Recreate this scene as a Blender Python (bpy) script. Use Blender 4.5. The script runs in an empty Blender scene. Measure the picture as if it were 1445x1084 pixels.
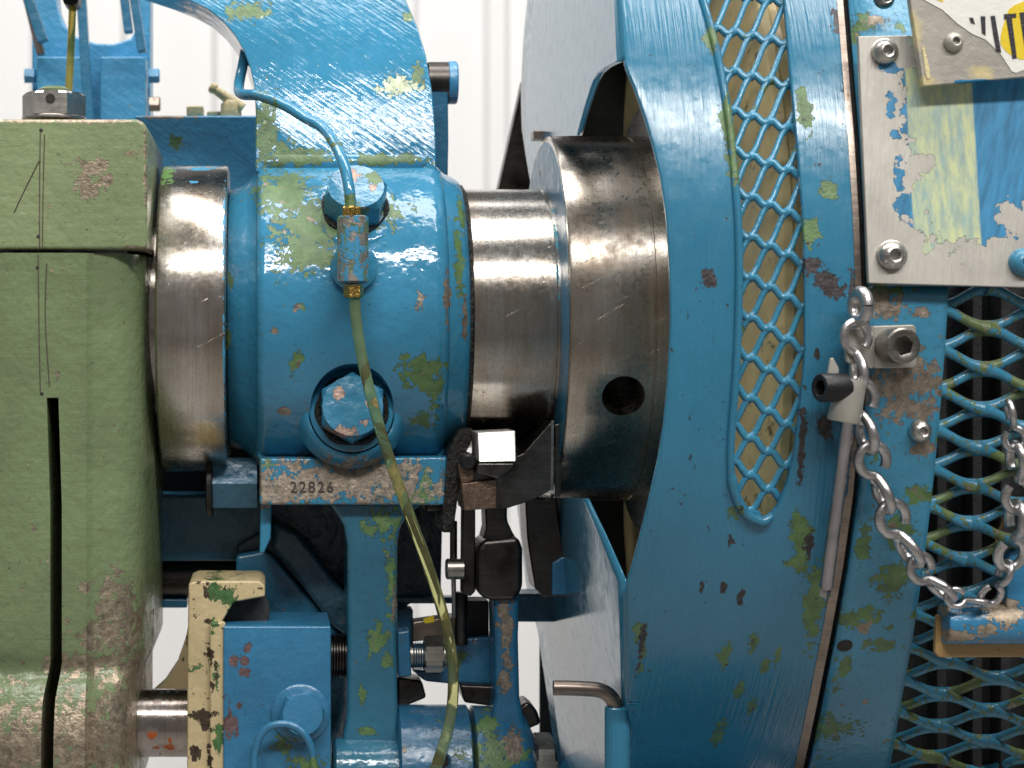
import bpy, bmesh, math, random
from mathutils import Vector, Matrix

# ------------------------------------------------------------------ scale and camera
S = 0.00025                      # metres per unit; the frame is about 0.36 m wide at the shaft axis
CX, CY, D = 387.0, 500.0, 2800.0  # optical axis and distance camera - shaft axis, in units
AX = 450.0                       # height of the shaft axis
sc = bpy.context.scene
col = sc.collection

def W(X, Y, d):                  # units -> metres (Y counts downwards, d towards the camera)
    return Vector(((X - 722.5) * S, -d * S, (542.0 - Y) * S))
def PP(px, py, d):               # a point seen at (px, py) that lies at depth d
    f = (D - d) / D
    return W(CX + (px - CX) * f, CY + (py - CY) * f, d)
def XU(px, d):
    return CX + (px - CX) * (D - d) / D
def YU(py, d):
    return CY + (py - CY) * (D - d) / D

cam = bpy.data.cameras.new('camera'); cam_o = bpy.data.objects.new('camera', cam); col.objects.link(cam_o)
cam_o.location = W(CX, CY, D); cam_o.rotation_euler = (math.pi / 2, 0, 0)
cam.sensor_width = 36; cam.lens = 36 * D / 1445
cam.shift_x = (722.5 - CX) / 1445; cam.shift_y = -(542 - CY) / 1445
cam.clip_start = 0.01; cam.clip_end = 50
cam.dof.use_dof = True; cam.dof.focus_distance = 0.605; cam.dof.aperture_fstop = 30
sc.camera = cam_o

# ------------------------------------------------------------------ light
wd = bpy.data.worlds.new('World'); sc.world = wd; wd.use_nodes = True
wd.node_tree.nodes['Background'].inputs[0].default_value = (1, 0.97, 0.94, 1)
wd.node_tree.nodes['Background'].inputs[1].default_value = 0.18
def area(name, loc, target, sx, sy, power, color=(1, 1, 1)):
    l = bpy.data.lights.new(name, 'AREA'); l.shape = 'RECTANGLE'; l.size = sx; l.size_y = sy
    l.energy = power; l.color = color
    o = bpy.data.objects.new(name, l); col.objects.link(o); o.location = loc
    o.rotation_euler = (Vector(target) - Vector(loc)).to_track_quat('-Z', 'Y').to_euler()
    return o
area('ceiling_lamp_above', (-0.1, -0.12, 1.5), (-0.05, 0.0, 0), 2.4, 0.5, 34, (1, 0.975, 0.94))
area('ceiling_lamp_front', (0.25, -1.9, 1.75), (0, 0, 0), 2.6, 0.2, 64, (1, 0.97, 0.93))
area('ceiling_lamp_rear_bay', (0.2, 0.95, 1.7), (0.1, 2.2, 0.2), 3.5, 0.6, 27, (1, 0.99, 0.97))
sc.view_settings.view_transform = 'Standard'; sc.view_settings.look = 'None'
sc.view_settings.exposure = 0.0; sc.view_settings.gamma = 1.0
sc.render.engine = 'CYCLES'
sc.cycles.max_bounces = 6; sc.cycles.glossy_bounces = 3; sc.cycles.diffuse_bounces = 2
sc.cycles.caustics_reflective = False; sc.cycles.caustics_refractive = False
sc.cycles.sample_clamp_indirect = 4.0
try: sc.cycles.use_denoising = True
except Exception: pass

# ------------------------------------------------------------------ materials
def srgb(r, g, b):
    f = lambda c: (c / 255 / 12.92) if c / 255 <= 0.04045 else ((c / 255 + 0.055) / 1.055) ** 2.4
    return (f(r), f(g), f(b), 1)

class NT:
    def __init__(s, name):
        m = bpy.data.materials.new(name); m.use_nodes = True
        s.m = m; s.t = m.node_tree; s.n = s.t.nodes; s.b = s.n['Principled BSDF']
        g = s.n.new('ShaderNodeNewGeometry')
        v = s.n.new('ShaderNodeVectorMath'); v.operation = 'SCALE'; v.inputs[3].default_value = 1 / S
        s.t.links.new(g.outputs['Position'], v.inputs[0]); s.pos = v.outputs[0]
    def put(s, sock, v):
        if hasattr(v, 'is_linked') or hasattr(v, 'links'): s.t.links.new(v, sock)
        else: sock.default_value = v
    def math(s, op, a, b=0.0, clamp=False):
        n = s.n.new('ShaderNodeMath'); n.operation = op; n.use_clamp = clamp
        s.put(n.inputs[0], a); s.put(n.inputs[1], b); return n.outputs[0]
    def vec(s, op, a, b):
        n = s.n.new('ShaderNodeVectorMath'); n.operation = op
        s.put(n.inputs[0], a); s.put(n.inputs[1], b)
        return n.outputs[1] if op in ('LENGTH', 'DISTANCE', 'DOT_PRODUCT') else n.outputs[0]
    def noise(s, scale, detail=4, rough=0.55, stretch=None, off=(0, 0, 0), rot=None, dist=0.0):
        p = s.pos
        if stretch or rot or off != (0, 0, 0):
            mp = s.n.new('ShaderNodeMapping'); s.t.links.new(p, mp.inputs[0])
            mp.inputs[1].default_value = off
            if rot: 
                m0 = s.n.new('ShaderNodeMapping'); s.t.links.new(p, m0.inputs[0]); m0.inputs[2].default_value = rot
                s.t.links.new(m0.outputs[0], mp.inputs[0])
            mp.inputs[3].default_value = stretch or (1, 1, 1); p = mp.outputs[0]
        n = s.n.new('ShaderNodeTexNoise'); s.t.links.new(p, n.inputs['Vector'])
        n.inputs['Scale'].default_value = scale; n.inputs['Detail'].default_value = detail
        n.inputs['Roughness'].default_value = rough; n.inputs['Distortion'].default_value = dist
        return n.outputs[0]
    def ramp(s, v, a, b, lo=0.0, hi=1.0):
        n = s.n.new('ShaderNodeMapRange'); n.clamp = True
        s.put(n.inputs[0], v)
        for i, q in enumerate((a, b, lo, hi)): n.inputs[i + 1].default_value = q
        return n.outputs[0]
    def mix(s, f, a, b):
        n = s.n.new('ShaderNodeMix'); n.data_type = 'RGBA'
        s.put(n.inputs[0], f); s.put(n.inputs[6], a); s.put(n.inputs[7], b); return n.outputs[2]
    def mixf(s, f, a, b):
        n = s.n.new('ShaderNodeMix'); n.data_type = 'FLOAT'
        s.put(n.inputs[0], f); s.put(n.inputs[2], a); s.put(n.inputs[3], b); return n.outputs[0]
    def scalec(s, c, f):
        n = s.n.new('ShaderNodeVectorMath'); n.operation = 'SCALE'
        s.put(n.inputs[0], c if not isinstance(c, tuple) else c[:3]); s.put(n.inputs[3], f); return n.outputs[0]
    def blobs(s, lst):            # soft spots at places of the surface: (px, py, depth, rx, ry)
        acc = None
        for (px, py, d, rx, ry) in lst:
            c = PP(px, py, d) / S
            f = (D - d) / D
            sx_, sz_ = 1 / (rx * f), 1 / (ry * f)
            v = s.n.new('ShaderNodeVectorMath'); v.operation = 'MULTIPLY_ADD'
            s.t.links.new(s.pos, v.inputs[0]); v.inputs[1].default_value = (sx_, 0, sz_); v.inputs[2].default_value = (-c.x * sx_, 0, -c.z * sz_)
            l = s.vec('LENGTH', v.outputs[0], (0, 0, 0))
            acc = l if acc is None else s.math('MINIMUM', acc, l)
        return s.ramp(acc, 0.0, 2.0, 1.0, 0.0) if acc is not None else 0.0
    def bump(s, h, strength=1.0):
        n = s.n.new('ShaderNodeBump'); n.inputs['Strength'].default_value = strength
        n.inputs['Distance'].default_value = S
        s.put(n.inputs['Height'], h); s.t.links.new(n.outputs[0], s.b.inputs['Normal'])

PRIMER = srgb(88, 120, 70)
BARE = srgb(150, 138, 124)

def paint(name, base, b1=(), b2=(), primer=PRIMER, bare=BARE, chip=0.70, chip2=0.74, chipscale=0.022,
          stroke='v', samp=0.5, rough=0.25, peel=0.35, grime=0.0, edge=1.0, met=0.55, var=0.16, jag=2.1, lump=0.0, spec=0.75, bs=1.0):
    k = NT(name)
    b1 = [(q[0], q[1], q[2], q[3] * bs, q[4] * bs) for q in b1]; b2 = [(q[0], q[1], q[2], q[3] * bs, q[4] * bs) for q in b2]
    n1 = k.noise(0.055, 5, 0.66)
    n2 = k.noise(chipscale, 5, 0.62, off=(31, 7, 55), stretch=(1, 1, 0.75))
    n3 = k.noise(0.05, 5, 0.62, off=(310, 70, 155))
    nf = k.noise(0.17, 4, 0.65, off=(61, 17, 5), stretch=(1, 1, 0.7))
    jn = k.math('ADD', k.math('MULTIPLY', k.math('SUBTRACT', n1, 0.5), jag), k.math('MULTIPLY', k.math('SUBTRACT', nf, 0.5), 1.5))
    w1 = k.math('ADD', k.blobs(b1), jn)
    w2 = k.math('ADD', k.blobs(b2), jn)
    m1 = k.math('MAXIMUM', k.ramp(w1, 0.49, 0.52), k.ramp(n2, chip, chip + 0.008))
    m2 = k.math('MAXIMUM', k.ramp(w2, 0.49, 0.53), k.ramp(n3, chip2, chip2 + 0.01))
    m1 = k.math('MAXIMUM', m1, k.ramp(nf, chip + 0.025, chip + 0.04))
    inner = k.math('MULTIPLY', m1, k.ramp(k.noise(0.07, 4, 0.6, off=(9, 90, 4)), 0.63, 0.66))
    m2 = k.math('MAXIMUM', m2, inner)
    big = k.noise(0.007, 3, 0.5, off=(5, 5, 5)); fine = k.noise(0.35, 3, 0.6)
    fv = k.math('ADD', k.ramp(big, 0.3, 0.7, 1 - var, 1 + var), k.ramp(fine, 0.3, 0.7, -0.06, 0.06))
    c = k.scalec(base, fv)
    spk = k.ramp(k.noise(0.16, 3, 0.5, off=(77, 0, 3)), 0.70, 0.74)
    c = k.mix(k.math('MULTIPLY', spk, 0.55), c, (0.03, 0.035, 0.04, 1))
    pr = k.scalec(primer, k.ramp(k.noise(0.06, 4, 0.6, off=(2, 80, 9)), 0.3, 0.7, 0.65, 1.25))
    br = k.scalec(bare, k.ramp(k.noise(0.12, 5, 0.65, off=(1, 8, 99)), 0.25, 0.75, 0.35, 1.35))
    rim = k.math('MULTIPLY', k.ramp(k.math('MAXIMUM', w1, w2), 0.40, 0.50), k.ramp(fine, 0.4, 0.6, 0.1, 0.75))
    c = k.mix(k.math('MULTIPLY', rim, 0.8), c, (0.03, 0.035, 0.03, 1))
    c = k.mix(m1, c, pr); c = k.mix(m2, c, br)
    if grime > 0:
        gm = k.ramp(k.noise(0.02, 5, 0.6, off=(400, 0, 9)), 0.5 - grime * 0.3, 0.72, 0, min(1.0, grime))
        c = k.mix(gm, c, (0.018, 0.016, 0.014, 1))
    k.put(k.b.inputs['Base Color'], c)
    both = k.math('MAXIMUM', m1, m2)
    rr = k.math('ADD', k.mixf(both, rough, 0.48), k.ramp(k.noise(0.05, 4, 0.6, off=(50, 1, 2)), 0.3, 0.7, -0.06, 0.10))
    k.put(k.b.inputs['Roughness'], rr)
    k.put(k.b.inputs['Metallic'], k.math('MULTIPLY', m2, met))
    st = {'v': dict(stretch=(0.30, 0.010, 0.010)), 's': dict(stretch=(0.01, 0.25, 0.012)), 'h': dict(stretch=(0.014, 0.014, 0.2)),
          'd': dict(stretch=(0.014, 0.02, 0.2), rot=(0, math.radians(-36), 0)),
          'n': dict(stretch=(0.05, 0.05, 0.05))}[stroke]
    h = k.math('MULTIPLY', k.noise(1.0, 3, 0.55, **st), samp * 2.2)
    h = k.math('ADD', h, k.math('MULTIPLY', k.noise(0.07, 4, 0.5, off=(3, 3, 3)), peel * 4))
    if lump: h = k.math('ADD', h, k.math('MULTIPLY', k.noise(0.022, 3, 0.5, off=(13, 3, 3)), lump * 12))
    h = k.math('ADD', h, k.math('MULTIPLY', both, -1.1 * edge))
    h = k.math('ADD', h, k.math('MULTIPLY', k.math('MULTIPLY', both, k.noise(0.25, 4, 0.6)), 0.9))
    k.bump(h, 1.0)
    k.b.inputs['Specular IOR Level'].default_value = spec
    return k.m

ANISO = 0.25
def steel(name, color=(0.61, 0.57, 0.52, 1), rough=0.24, turned=True, rust=0.68, stain=(), dark=0.0, scr=0.5, pit=0.70, blotch=0.35, flecks=()):
    k = NT(name)
    if turned: ln = k.noise(1.0, 3, 0.6, stretch=(0.55, 0.006, 0.006))
    else: ln = k.noise(1.0, 3, 0.6, stretch=(0.012, 0.3, 0.4))
    bl = k.noise(0.016, 5, 0.62); fine = k.noise(0.12, 5, 0.65, off=(9, 9, 9))
    f = k.math('ADD', k.ramp(bl, 0.3, 0.7, 1 - blotch, 1.1), k.ramp(ln, 0.3, 0.7, -0.14, 0.14))
    c = k.scalec(color, f)
    if turned:
        tn = k.ramp(k.noise(0.011, 5, 0.65, stretch=(1.6, 0.5, 0.5), off=(40, 2, 11)), 0.42, 0.68, 0, 0.7)
        c = k.mix(tn, c, (color[0] * 0.68, color[1] * 0.56, color[2] * 0.44, 1))
    ru = k.ramp(k.noise(0.05, 6, 0.68, off=(33, 1, 70)), rust, rust + 0.05)
    st = k.blobs(stain)
    if stain:
        w = k.math('ADD', st, k.math('MULTIPLY', k.math('SUBTRACT', k.noise(0.05, 6, 0.7, off=(3, 1, 7)), 0.5), 2.0))
        ru = k.math('MAXIMUM', ru, k.ramp(w, 0.45, 1.3, 0, 0.7))
    c = k.mix(ru, c, (0.20, 0.115, 0.05, 1))
    pt = k.ramp(k.noise(0.11, 4, 0.6, off=(70, 41, 7)), pit, pit + 0.03)
    c = k.mix(k.math('MULTIPLY', pt, 0.75), c, (0.05, 0.042, 0.034, 1))
    if dark: c = k.mix(k.ramp(bl, 0.5 - dark * 0.3, 0.65, 0, 0.9), c, (0.02, 0.018, 0.016, 1))
    for bl_, col_ in flecks:
        wf = k.math('ADD', k.blobs(bl_), k.math('MULTIPLY', k.math('SUBTRACT', k.noise(0.08, 4, 0.65, off=(3, 1, 27)), 0.5), 2.4))
        mf = k.ramp(wf, 0.50, 0.54); c = k.mix(mf, c, col_); ru = k.math('MAXIMUM', ru, mf)
    k.put(k.b.inputs['Base Color'], c)
    k.put(k.b.inputs['Metallic'], k.math('SUBTRACT', 1.0, k.math('MULTIPLY', ru, 0.8)))
    r = k.math('ADD', k.ramp(fine, 0.3, 0.7, rough - 0.06, rough + 0.06), k.math('MULTIPLY', ru, 0.3))
    k.put(k.b.inputs['Roughness'], r)
    if turned:
        tg = k.n.new('ShaderNodeTangent'); tg.direction_type = 'RADIAL'; tg.axis = 'X'
        k.t.links.new(tg.outputs[0], k.b.inputs['Tangent']); k.b.inputs['Anisotropic'].default_value = 0.75; k.b.inputs['Anisotropic Rotation'].default_value = ANISO
    # scattered scratches
    s1 = k.ramp(k.noise(1.0, 2, 0.5, stretch=(0.010, 0.1, 0.35), rot=(0, math.radians(28), 0)), 0.72, 0.76)
    s2 = k.ramp(k.noise(1.0, 2, 0.5, stretch=(0.30, 0.1, 0.012), rot=(0, math.radians(12), 0), off=(4, 4, 4)), 0.72, 0.76)
    h = k.math('MULTIPLY', ln, 0.12 * scr)
    h = k.math('ADD', h, k.math('MULTIPLY', k.math('ADD', s1, s2), -0.55 * scr))
    h = k.math('ADD', h, k.math('MULTIPLY', pt, -0.5))
    h = k.math('ADD', h, k.math('MULTIPLY', fine, 0.14))
    k.bump(h, 1.0)
    return k.m

def simple(name, color, rough=0.5, metal=0.0, var=0.3, bumpamp=0.6, scale=0.05, dirt=0.0, **kw):
    k = NT(name)
    c = k.scalec(color, k.ramp(k.noise(scale, 5, 0.62), 0.3, 0.7, 1 - var, 1 + var))
    if dirt:
        c = k.mix(k.ramp(k.noise(scale * 1.6, 6, 0.65, off=(8, 3, 1)), 0.62 - dirt * 0.25, 0.70, 0, 0.85), c, (0.03, 0.025, 0.02, 1))
    k.put(k.b.inputs['Base Color'], c)
    k.b.inputs['Metallic'].default_value = metal
    k.put(k.b.inputs['Roughness'], k.ramp(k.noise(scale * 2, 4, 0.6, off=(1, 2, 3)), 0.3, 0.7, max(0.03, rough - 0.1), rough + 0.12))
    k.bump(k.math('MULTIPLY', k.noise(scale * 2.5, 4, 0.6, off=(6, 6, 6)), bumpamp * 2))
    for a, b in kw.items(): k.b.inputs[a].default_value = b
    return k.m

BLUE = srgb(56, 132, 168); BLUE_G = srgb(51, 122, 154); TEAL = srgb(40, 104, 128)
M = {}
M['housing'] = paint('blue_gloss_enamel', BLUE,
    b1=[(435, 325, 190, 38, 55), (398, 270, 150, 34, 26), (440, 360, 200, 30, 22), (375, 190, 80, 15, 50), (420, 222, 80, 50, 12), (545, 225, 90, 55, 8),
        (498, 300, 200, 60, 22), (600, 528, 205, 28, 22), (585, 512, 205, 18, 12), (612, 548, 200, 12, 22), (420, 506, 220, 9, 13), (347, 12, 20, 28, 16),
        (562, 120, 50, 22, 14), (590, 108, 40, 12, 14), (578, 22, 10, 12, 9), (648, 370, 190, 6, 50), (655, 300, 180, 5, 30), (425, 432, 220, 7, 7),
        (530, 900, 150, 13, 24), (552, 820, 150, 7, 40), (512, 980, 150, 5, 14), (600, 592, 190, 16, 9), (322, 480, 190, 4, 18), (325, 395, 190, 4, 9),
        (540, 740, 160, 22, 22), (640, 690, 170, 10, 20), (572, 690, 170, 16, 18), (600, 680, 170, 12, 18), (590, 700, 170, 30, 10), (440, 715, 170, 50, 5), (378, 655, 170, 12, 8)],
    b2=[(630, 420, 205, 5, 30), (592, 425, 215, 5, 14), (420, 434, 220, 6, 5), (388, 468, 220, 5, 6), (402, 582, 200, 7, 5), (562, 122, 50, 9, 6), (655, 450, 190, 4, 25),
        (470, 682, 175, 120, 30), (400, 690, 175, 50, 26), (550, 676, 175, 40, 22), (585, 672, 172, 10, 12), (620, 690, 172, 10, 12)],
    stroke='n', samp=0.15, rough=0.11, peel=0.16, chip=0.735, chip2=0.76, lump=0.30)
M['boltpaint'] = paint('blue_flaked_bolt_paint', BLUE, b1=[(530, 250, 220, 12, 10), (505, 300, 220, 10, 6)], b2=[(500, 245, 220, 7, 9), (525, 262, 220, 6, 5), (478, 555, 230, 9, 8), (522, 570, 230, 6, 8), (475, 610, 230, 22, 8), (515, 595, 230, 6, 5)], bare=srgb(176, 150, 138), stroke='n', samp=0.3, rough=0.22, peel=0.4, chip=0.70, chip2=0.71)
M['arm'] = paint('blue_brushed_arm_enamel', BLUE,
    b1=[(375, 190, 80, 15, 50), (420, 222, 80, 50, 12), (545, 225, 90, 55, 8), (347, 12, 20, 28, 16), (590, 108, 40, 12, 14), (578, 22, 10, 12, 9), (400, 215, 80, 30, 14)], b2=[(562, 120, 50, 22, 14)], bare=srgb(176, 186, 160),
    stroke='d', samp=0.32, rough=0.08, peel=0.10, chip=0.74, chip2=0.77, lump=0.15)
M['pedestal'] = paint('teal_pedestal_enamel', srgb(52, 112, 138), b1=[(530, 900, 150, 13, 24), (552, 820, 150, 7, 40), (512, 980, 150, 5, 14), (540, 740, 160, 22, 22), (520, 1035, 160, 8, 6), (545, 935, 150, 9, 9)], b2=[(556, 850, 150, 3, 20)],
    stroke='n', samp=0.15, rough=0.16, peel=0.25, chip=0.72, chip2=0.74, lump=0.3, grime=0.12)
M['guard'] = paint('blue_brushed_enamel', BLUE_G,
    b1=[(1022, 165, 620, 6, 22), (1030, 210, 620, 6, 30), (1126, 165, 600, 8, 20), (1136, 330, 640, 10, 16), (1130, 770, 600, 10, 26), (1122, 745, 600, 9, 16),
        (1150, 830, 580, 8, 30), (1155, 880, 580, 10, 30), (905, 890, 560, 6, 12), (912, 920, 560, 4, 26), (1030, 725, 600, 7, 6), (1005, 50, 600, 5, 14), (1034, 932, 560, 4, 12), (1030, 930, 560, 7, 9),
        (1047, 1065, 540, 6, 16), (1070, 910, 560, 5, 9), (1092, 945, 560, 4, 9), (1108, 930, 560, 3, 9), (1168, 270, 630, 8, 8), (1063, 988, 560, 4, 10), (1088, 1020, 560, 4, 12)],
    b2=[(998, 392, 645, 8, 11), (1140, 380, 645, 9, 14), (1150, 395, 645, 9, 9), (1168, 405, 645, 14, 10), (1130, 620, 640, 4, 34), (910, 915, 560, 3.5, 26), (1140, 770, 600, 5, 12), (1028, 762, 600, 4, 6),
        (1166, 600, 650, 6, 16), (1025, 830, 600, 3, 7), (995, 835, 600, 2, 8), (1052, 845, 600, 3, 7), (1150, 500, 650, 3, 5), (1200, 400, 650, 5, 14), (1190, 30, 590, 8, 14), (1195, 120, 600, 6, 14)],
    bare=srgb(78, 72, 74), stroke='v', bs=1.35, samp=0.55, rough=0.2, peel=0.05, chip=0.755, chip2=0.80, chipscale=0.03, var=0.10)
M['sheet'] = paint('blue_gloss_side_sheet', BLUE_G, b2=[(765, 1000, 300, 1.5, 60), (840, 790, 450, 1.2, 40)], bare=srgb(60, 58, 58), stroke='s', samp=0.05, rough=0.10, peel=0.0, chip=0.86, chip2=0.88, var=0.04)
M['worn'] = paint('blue_worn_enamel', srgb(62, 138, 172),
    b1=[(1285, 760, 640, 20, 18), (1232, 775, 640, 10, 26), (1275, 825, 620, 22, 24), (1305, 700, 640, 16, 12), (1225, 880, 600, 30, 14), (1215, 960, 580, 10, 30), (1270, 920, 590, 22, 10),
        (1200, 1060, 560, 50, 22), (1250, 410, 660, 30, 8), (1222, 30, 590, 20, 14), (1240, 640, 650, 8, 14), (1350, 700, 650, 30, 10), (1395, 690, 650, 30, 10), (1335, 820, 620, 30, 10), (1400, 975, 590, 40, 10), (1410, 1050, 560, 50, 14), (1340, 620, 650, 18, 6)],
    b2=[(1282, 540, 660, 44, 44), (1250, 430, 660, 22, 16), (1280, 575, 660, 34, 16), (1298, 440, 660, 12, 7), (1245, 690, 650, 5, 20), (1240, 895, 600, 10, 9), (1305, 635, 655, 18, 12), (1270, 745, 640, 8, 10), (1262, 1015, 580, 5, 4), (1245, 25, 590, 12, 8)],
    stroke='v', samp=0.25, rough=0.30, peel=0.35, chip=0.635, chip2=0.705, chipscale=0.032)
M['mesh'] = paint('blue_mesh_enamel', srgb(55, 132, 165), chip=0.555, chip2=0.67, chipscale=0.022, stroke='n', samp=0.3, rough=0.3, primer=srgb(96, 116, 68))
M['mesh_blue'] = paint('blue_window_mesh_enamel', srgb(60, 138, 172), chip=0.655, chip2=0.72, chipscale=0.022, stroke='n', samp=0.3, rough=0.25)
M['rear'] = paint('blue_rear_enamel', srgb(70, 150, 194), b1=[(250, 202, -300, 12, 10)], b2=[(240, 165, -300, 30, 2.5)], stroke='d', samp=0.3, rough=0.28, chip=0.76)
M['teal'] = paint('teal_oily_enamel', srgb(46, 112, 146), chip=0.69, chip2=0.70, stroke='n', samp=0.3, rough=0.3, grime=0.18, chipscale=0.03)
M['darkweb'] = paint('dark_oily_web_enamel', srgb(48, 86, 104), stroke='n', samp=0.3, rough=0.3, peel=0.6, lump=0.5, grime=0.5, chip=0.72, chip2=0.70)
M['lever'] = paint('blue_oily_enamel', srgb(38, 104, 142), b1=[(700, 1065, 200, 40, 20), (690, 1030, 200, 18, 12)], b2=[(715, 900, 160, 8, 40), (712, 960, 160, 8, 20), (725, 1050, 200, 12, 18), (712, 860, 160, 9, 30)],
    chip=0.66, chip2=0.66, stroke='n', samp=0.3, rough=0.28, grime=0.35, chipscale=0.03)
M['blueblock'] = paint('blue_block_enamel', srgb(52, 120, 160), b1=[(440, 1070, 150, 24, 20), (400, 1040, 150, 14, 10)], b2=[(330, 925, 150, 7, 7), (350, 905, 150, 5, 5), (348, 940, 150, 9, 6), (325, 1010, 150, 9, 22), (338, 985, 150, 4, 5), (345, 925, 150, 6, 5)],
    bare=srgb(128, 104, 104), stroke='n', samp=0.2, rough=0.3, chip=0.74, chip2=0.77)
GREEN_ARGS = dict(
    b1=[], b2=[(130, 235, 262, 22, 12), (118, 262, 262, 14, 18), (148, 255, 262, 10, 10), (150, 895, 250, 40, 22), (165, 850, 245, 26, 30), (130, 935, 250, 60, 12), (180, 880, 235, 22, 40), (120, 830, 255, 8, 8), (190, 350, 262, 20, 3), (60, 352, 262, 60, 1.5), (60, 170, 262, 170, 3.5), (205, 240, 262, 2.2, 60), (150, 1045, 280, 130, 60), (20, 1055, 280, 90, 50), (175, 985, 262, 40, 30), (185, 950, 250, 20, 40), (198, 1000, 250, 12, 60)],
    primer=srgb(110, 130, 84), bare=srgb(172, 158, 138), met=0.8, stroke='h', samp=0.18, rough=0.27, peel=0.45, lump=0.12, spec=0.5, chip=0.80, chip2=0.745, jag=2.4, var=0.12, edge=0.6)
M['green'] = paint('green_machine_enamel', srgb(115, 131, 95), grime=0.15, **GREEN_ARGS)
M['green_cap_lit'] = paint('lit_green_enamel', srgb(134, 149, 110), **GREEN_ARGS)  # same paint as the body; the cap's brighter light is put into the colour
M['coupling'] = paint('flaked_coupling', srgb(60, 132, 170), chip=0.53, chip2=0.535, chipscale=0.03, stroke='n', samp=0.2, rough=0.25, bare=srgb(150, 146, 140))
M['cream'] = paint('cream_chipped_enamel', srgb(200, 182, 140), b1=[(318, 845, 200, 22, 16), (300, 835, 200, 9, 14), (278, 945, 200, 10, 6), (308, 1040, 200, 6, 20), (306, 960, 200, 4, 14), (302, 880, 200, 6, 5)],
    b2=[(274, 847, 200, 4, 4), (290, 842, 200, 3, 5), (272, 868, 200, 5, 2), (292, 878, 200, 6, 3), (295, 925, 200, 6, 14), (285, 1010, 200, 16, 5), (290, 1025, 200, 6, 9), (275, 1065, 200, 6, 8), (296, 1070, 200, 4, 14)], jag=2.8,
    primer=srgb(62, 104, 52), bare=srgb(84, 70, 56), stroke='n', samp=0.3, rough=0.42, chip=0.70, chip2=0.625, chipscale=0.03)
M['flywheel'] = simple('cream_flywheel_paint', srgb(214, 194, 142), rough=0.4, var=0.12, dirt=0.12, scale=0.02, bumpamp=0.5)
M['steel'] = steel('turned_steel', rough=0.26, rust=0.76, pit=0.72, blotch=0.22, flecks=[([(237, 250, 60, 8, 14)], srgb(104, 146, 84)), ([(285, 240, 40, 16, 4), (299, 238, 40, 8, 4), (275, 262, 60, 5, 2), (316, 330, 180, 1.5, 60), (316, 500, 200, 1.2, 60)], srgb(70, 150, 190))])
M['journal'] = steel('turned_journal_steel', rough=0.26, rust=0.74, pit=0.70, blotch=0.25, scr=0.7, flecks=[([(782, 290, 80, 3, 14), (785, 330, 150, 2, 30), (787, 390, 170, 1.5, 20)], srgb(70, 140, 160))])
M['flange'] = steel('stained_turned_steel', rough=0.28, rust=0.75, stain=[(885, 320, 220, 40, 70), (865, 370, 240, 46, 40), (885, 240, 200, 16, 30), (925, 420, 240, 12, 90)], pit=0.78, scr=0.8, blotch=0.12)
M['plain'] = steel('plain_steel', color=(0.52, 0.5, 0.47, 1), rough=0.3, turned=False, rust=0.74)
M['chain'] = steel('zinc_steel', color=(0.66, 0.64, 0.64, 1), rough=0.33, turned=False, rust=0.84, pit=0.78, blotch=0.3, scr=0.3)
M['pinrod'] = simple('grey_chrome_rod', (0.42, 0.40, 0.42, 1), rough=0.16, metal=1.0, var=0.3, scale=0.02, bumpamp=0.05)
M['bolt'] = steel('dull_bolt_steel', color=(0.36, 0.34, 0.31, 1), rough=0.34, turned=False, rust=0.66, blotch=0.4)
M['bolt_light'] = steel('light_bolt_steel', color=(0.66, 0.63, 0.59, 1), rough=0.32, turned=False, rust=0.72, blotch=0.3)
M['brownsteel'] = steel('browned_steel', color=(0.34, 0.28, 0.24, 1), rough=0.36, turned=False, rust=0.62, blotch=0.4)
M['pinsteel'] = steel('pin_steel_with_rust', color=(0.50, 0.45, 0.43, 1), rough=0.26, turned=True, rust=0.62, stain=[(215, 1030, 180, 10, 7), (235, 1055, 190, 14, 6), (222, 990, 170, 6, 4)], blotch=0.4, flecks=[([(213, 1036, 180, 8, 5), (236, 1056, 190, 9, 4), (220, 1056, 180, 5, 3), (240, 1045, 180, 3, 4)], srgb(176, 96, 52))])
M['oily'] = steel('oily_black_steel', color=(0.17, 0.155, 0.145, 1), rough=0.34, turned=False, rust=0.70, dark=0.6, blotch=0.5)
M['darksteel'] = steel('dark_machined_steel', color=(0.20, 0.19, 0.18, 1), rough=0.3, turned=False, rust=0.78, dark=0.25, blotch=0.4)
M['black'] = simple('black_oxide', (0.018, 0.018, 0.020, 1), rough=0.4, metal=0.3, bumpamp=0.4)
M['cavity'] = simple('black_shade_and_light_block', (0.03, 0.03, 0.032, 1), rough=0.6)
M['grease'] = simple('black_grease', (0.012, 0.011, 0.010, 1), rough=0.32, bumpamp=5, scale=0.06)
M['brass'] = simple('brass', (0.55, 0.36, 0.10, 1), rough=0.25, metal=1.0, var=0.3, dirt=0.1, scale=0.12)
M['bronze'] = simple('brown_bronze', (0.22, 0.15, 0.11, 1), rough=0.38, metal=0.8, var=0.35, dirt=0.15, scale=0.08)
M['alu'] = None
M['wall'] = simple('white_wall_paint', (0.86, 0.86, 0.86, 1), rough=0.5, var=0.01, bumpamp=0.0, scale=0.002)
M['floor'] = simple('grey_concrete', (0.28, 0.27, 0.255, 1), rough=0.6, var=0.15, bumpamp=0.5, scale=0.01)
M['pale_clear'] = simple('pale_cream_plastic', srgb(224, 208, 160), rough=0.4, var=0.15, dirt=0.08, scale=0.1)
M['yellowtube'] = simple('yellow_tube', srgb(236, 208, 110), rough=0.25, var=0.1, bumpamp=0.1)
M['yellowtube'].node_tree.nodes['Principled BSDF'].inputs['Transmission Weight'].default_value = 0.6
M['yellowtube'].node_tree.nodes['Principled BSDF'].inputs['IOR'].default_value = 1.03
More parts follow.
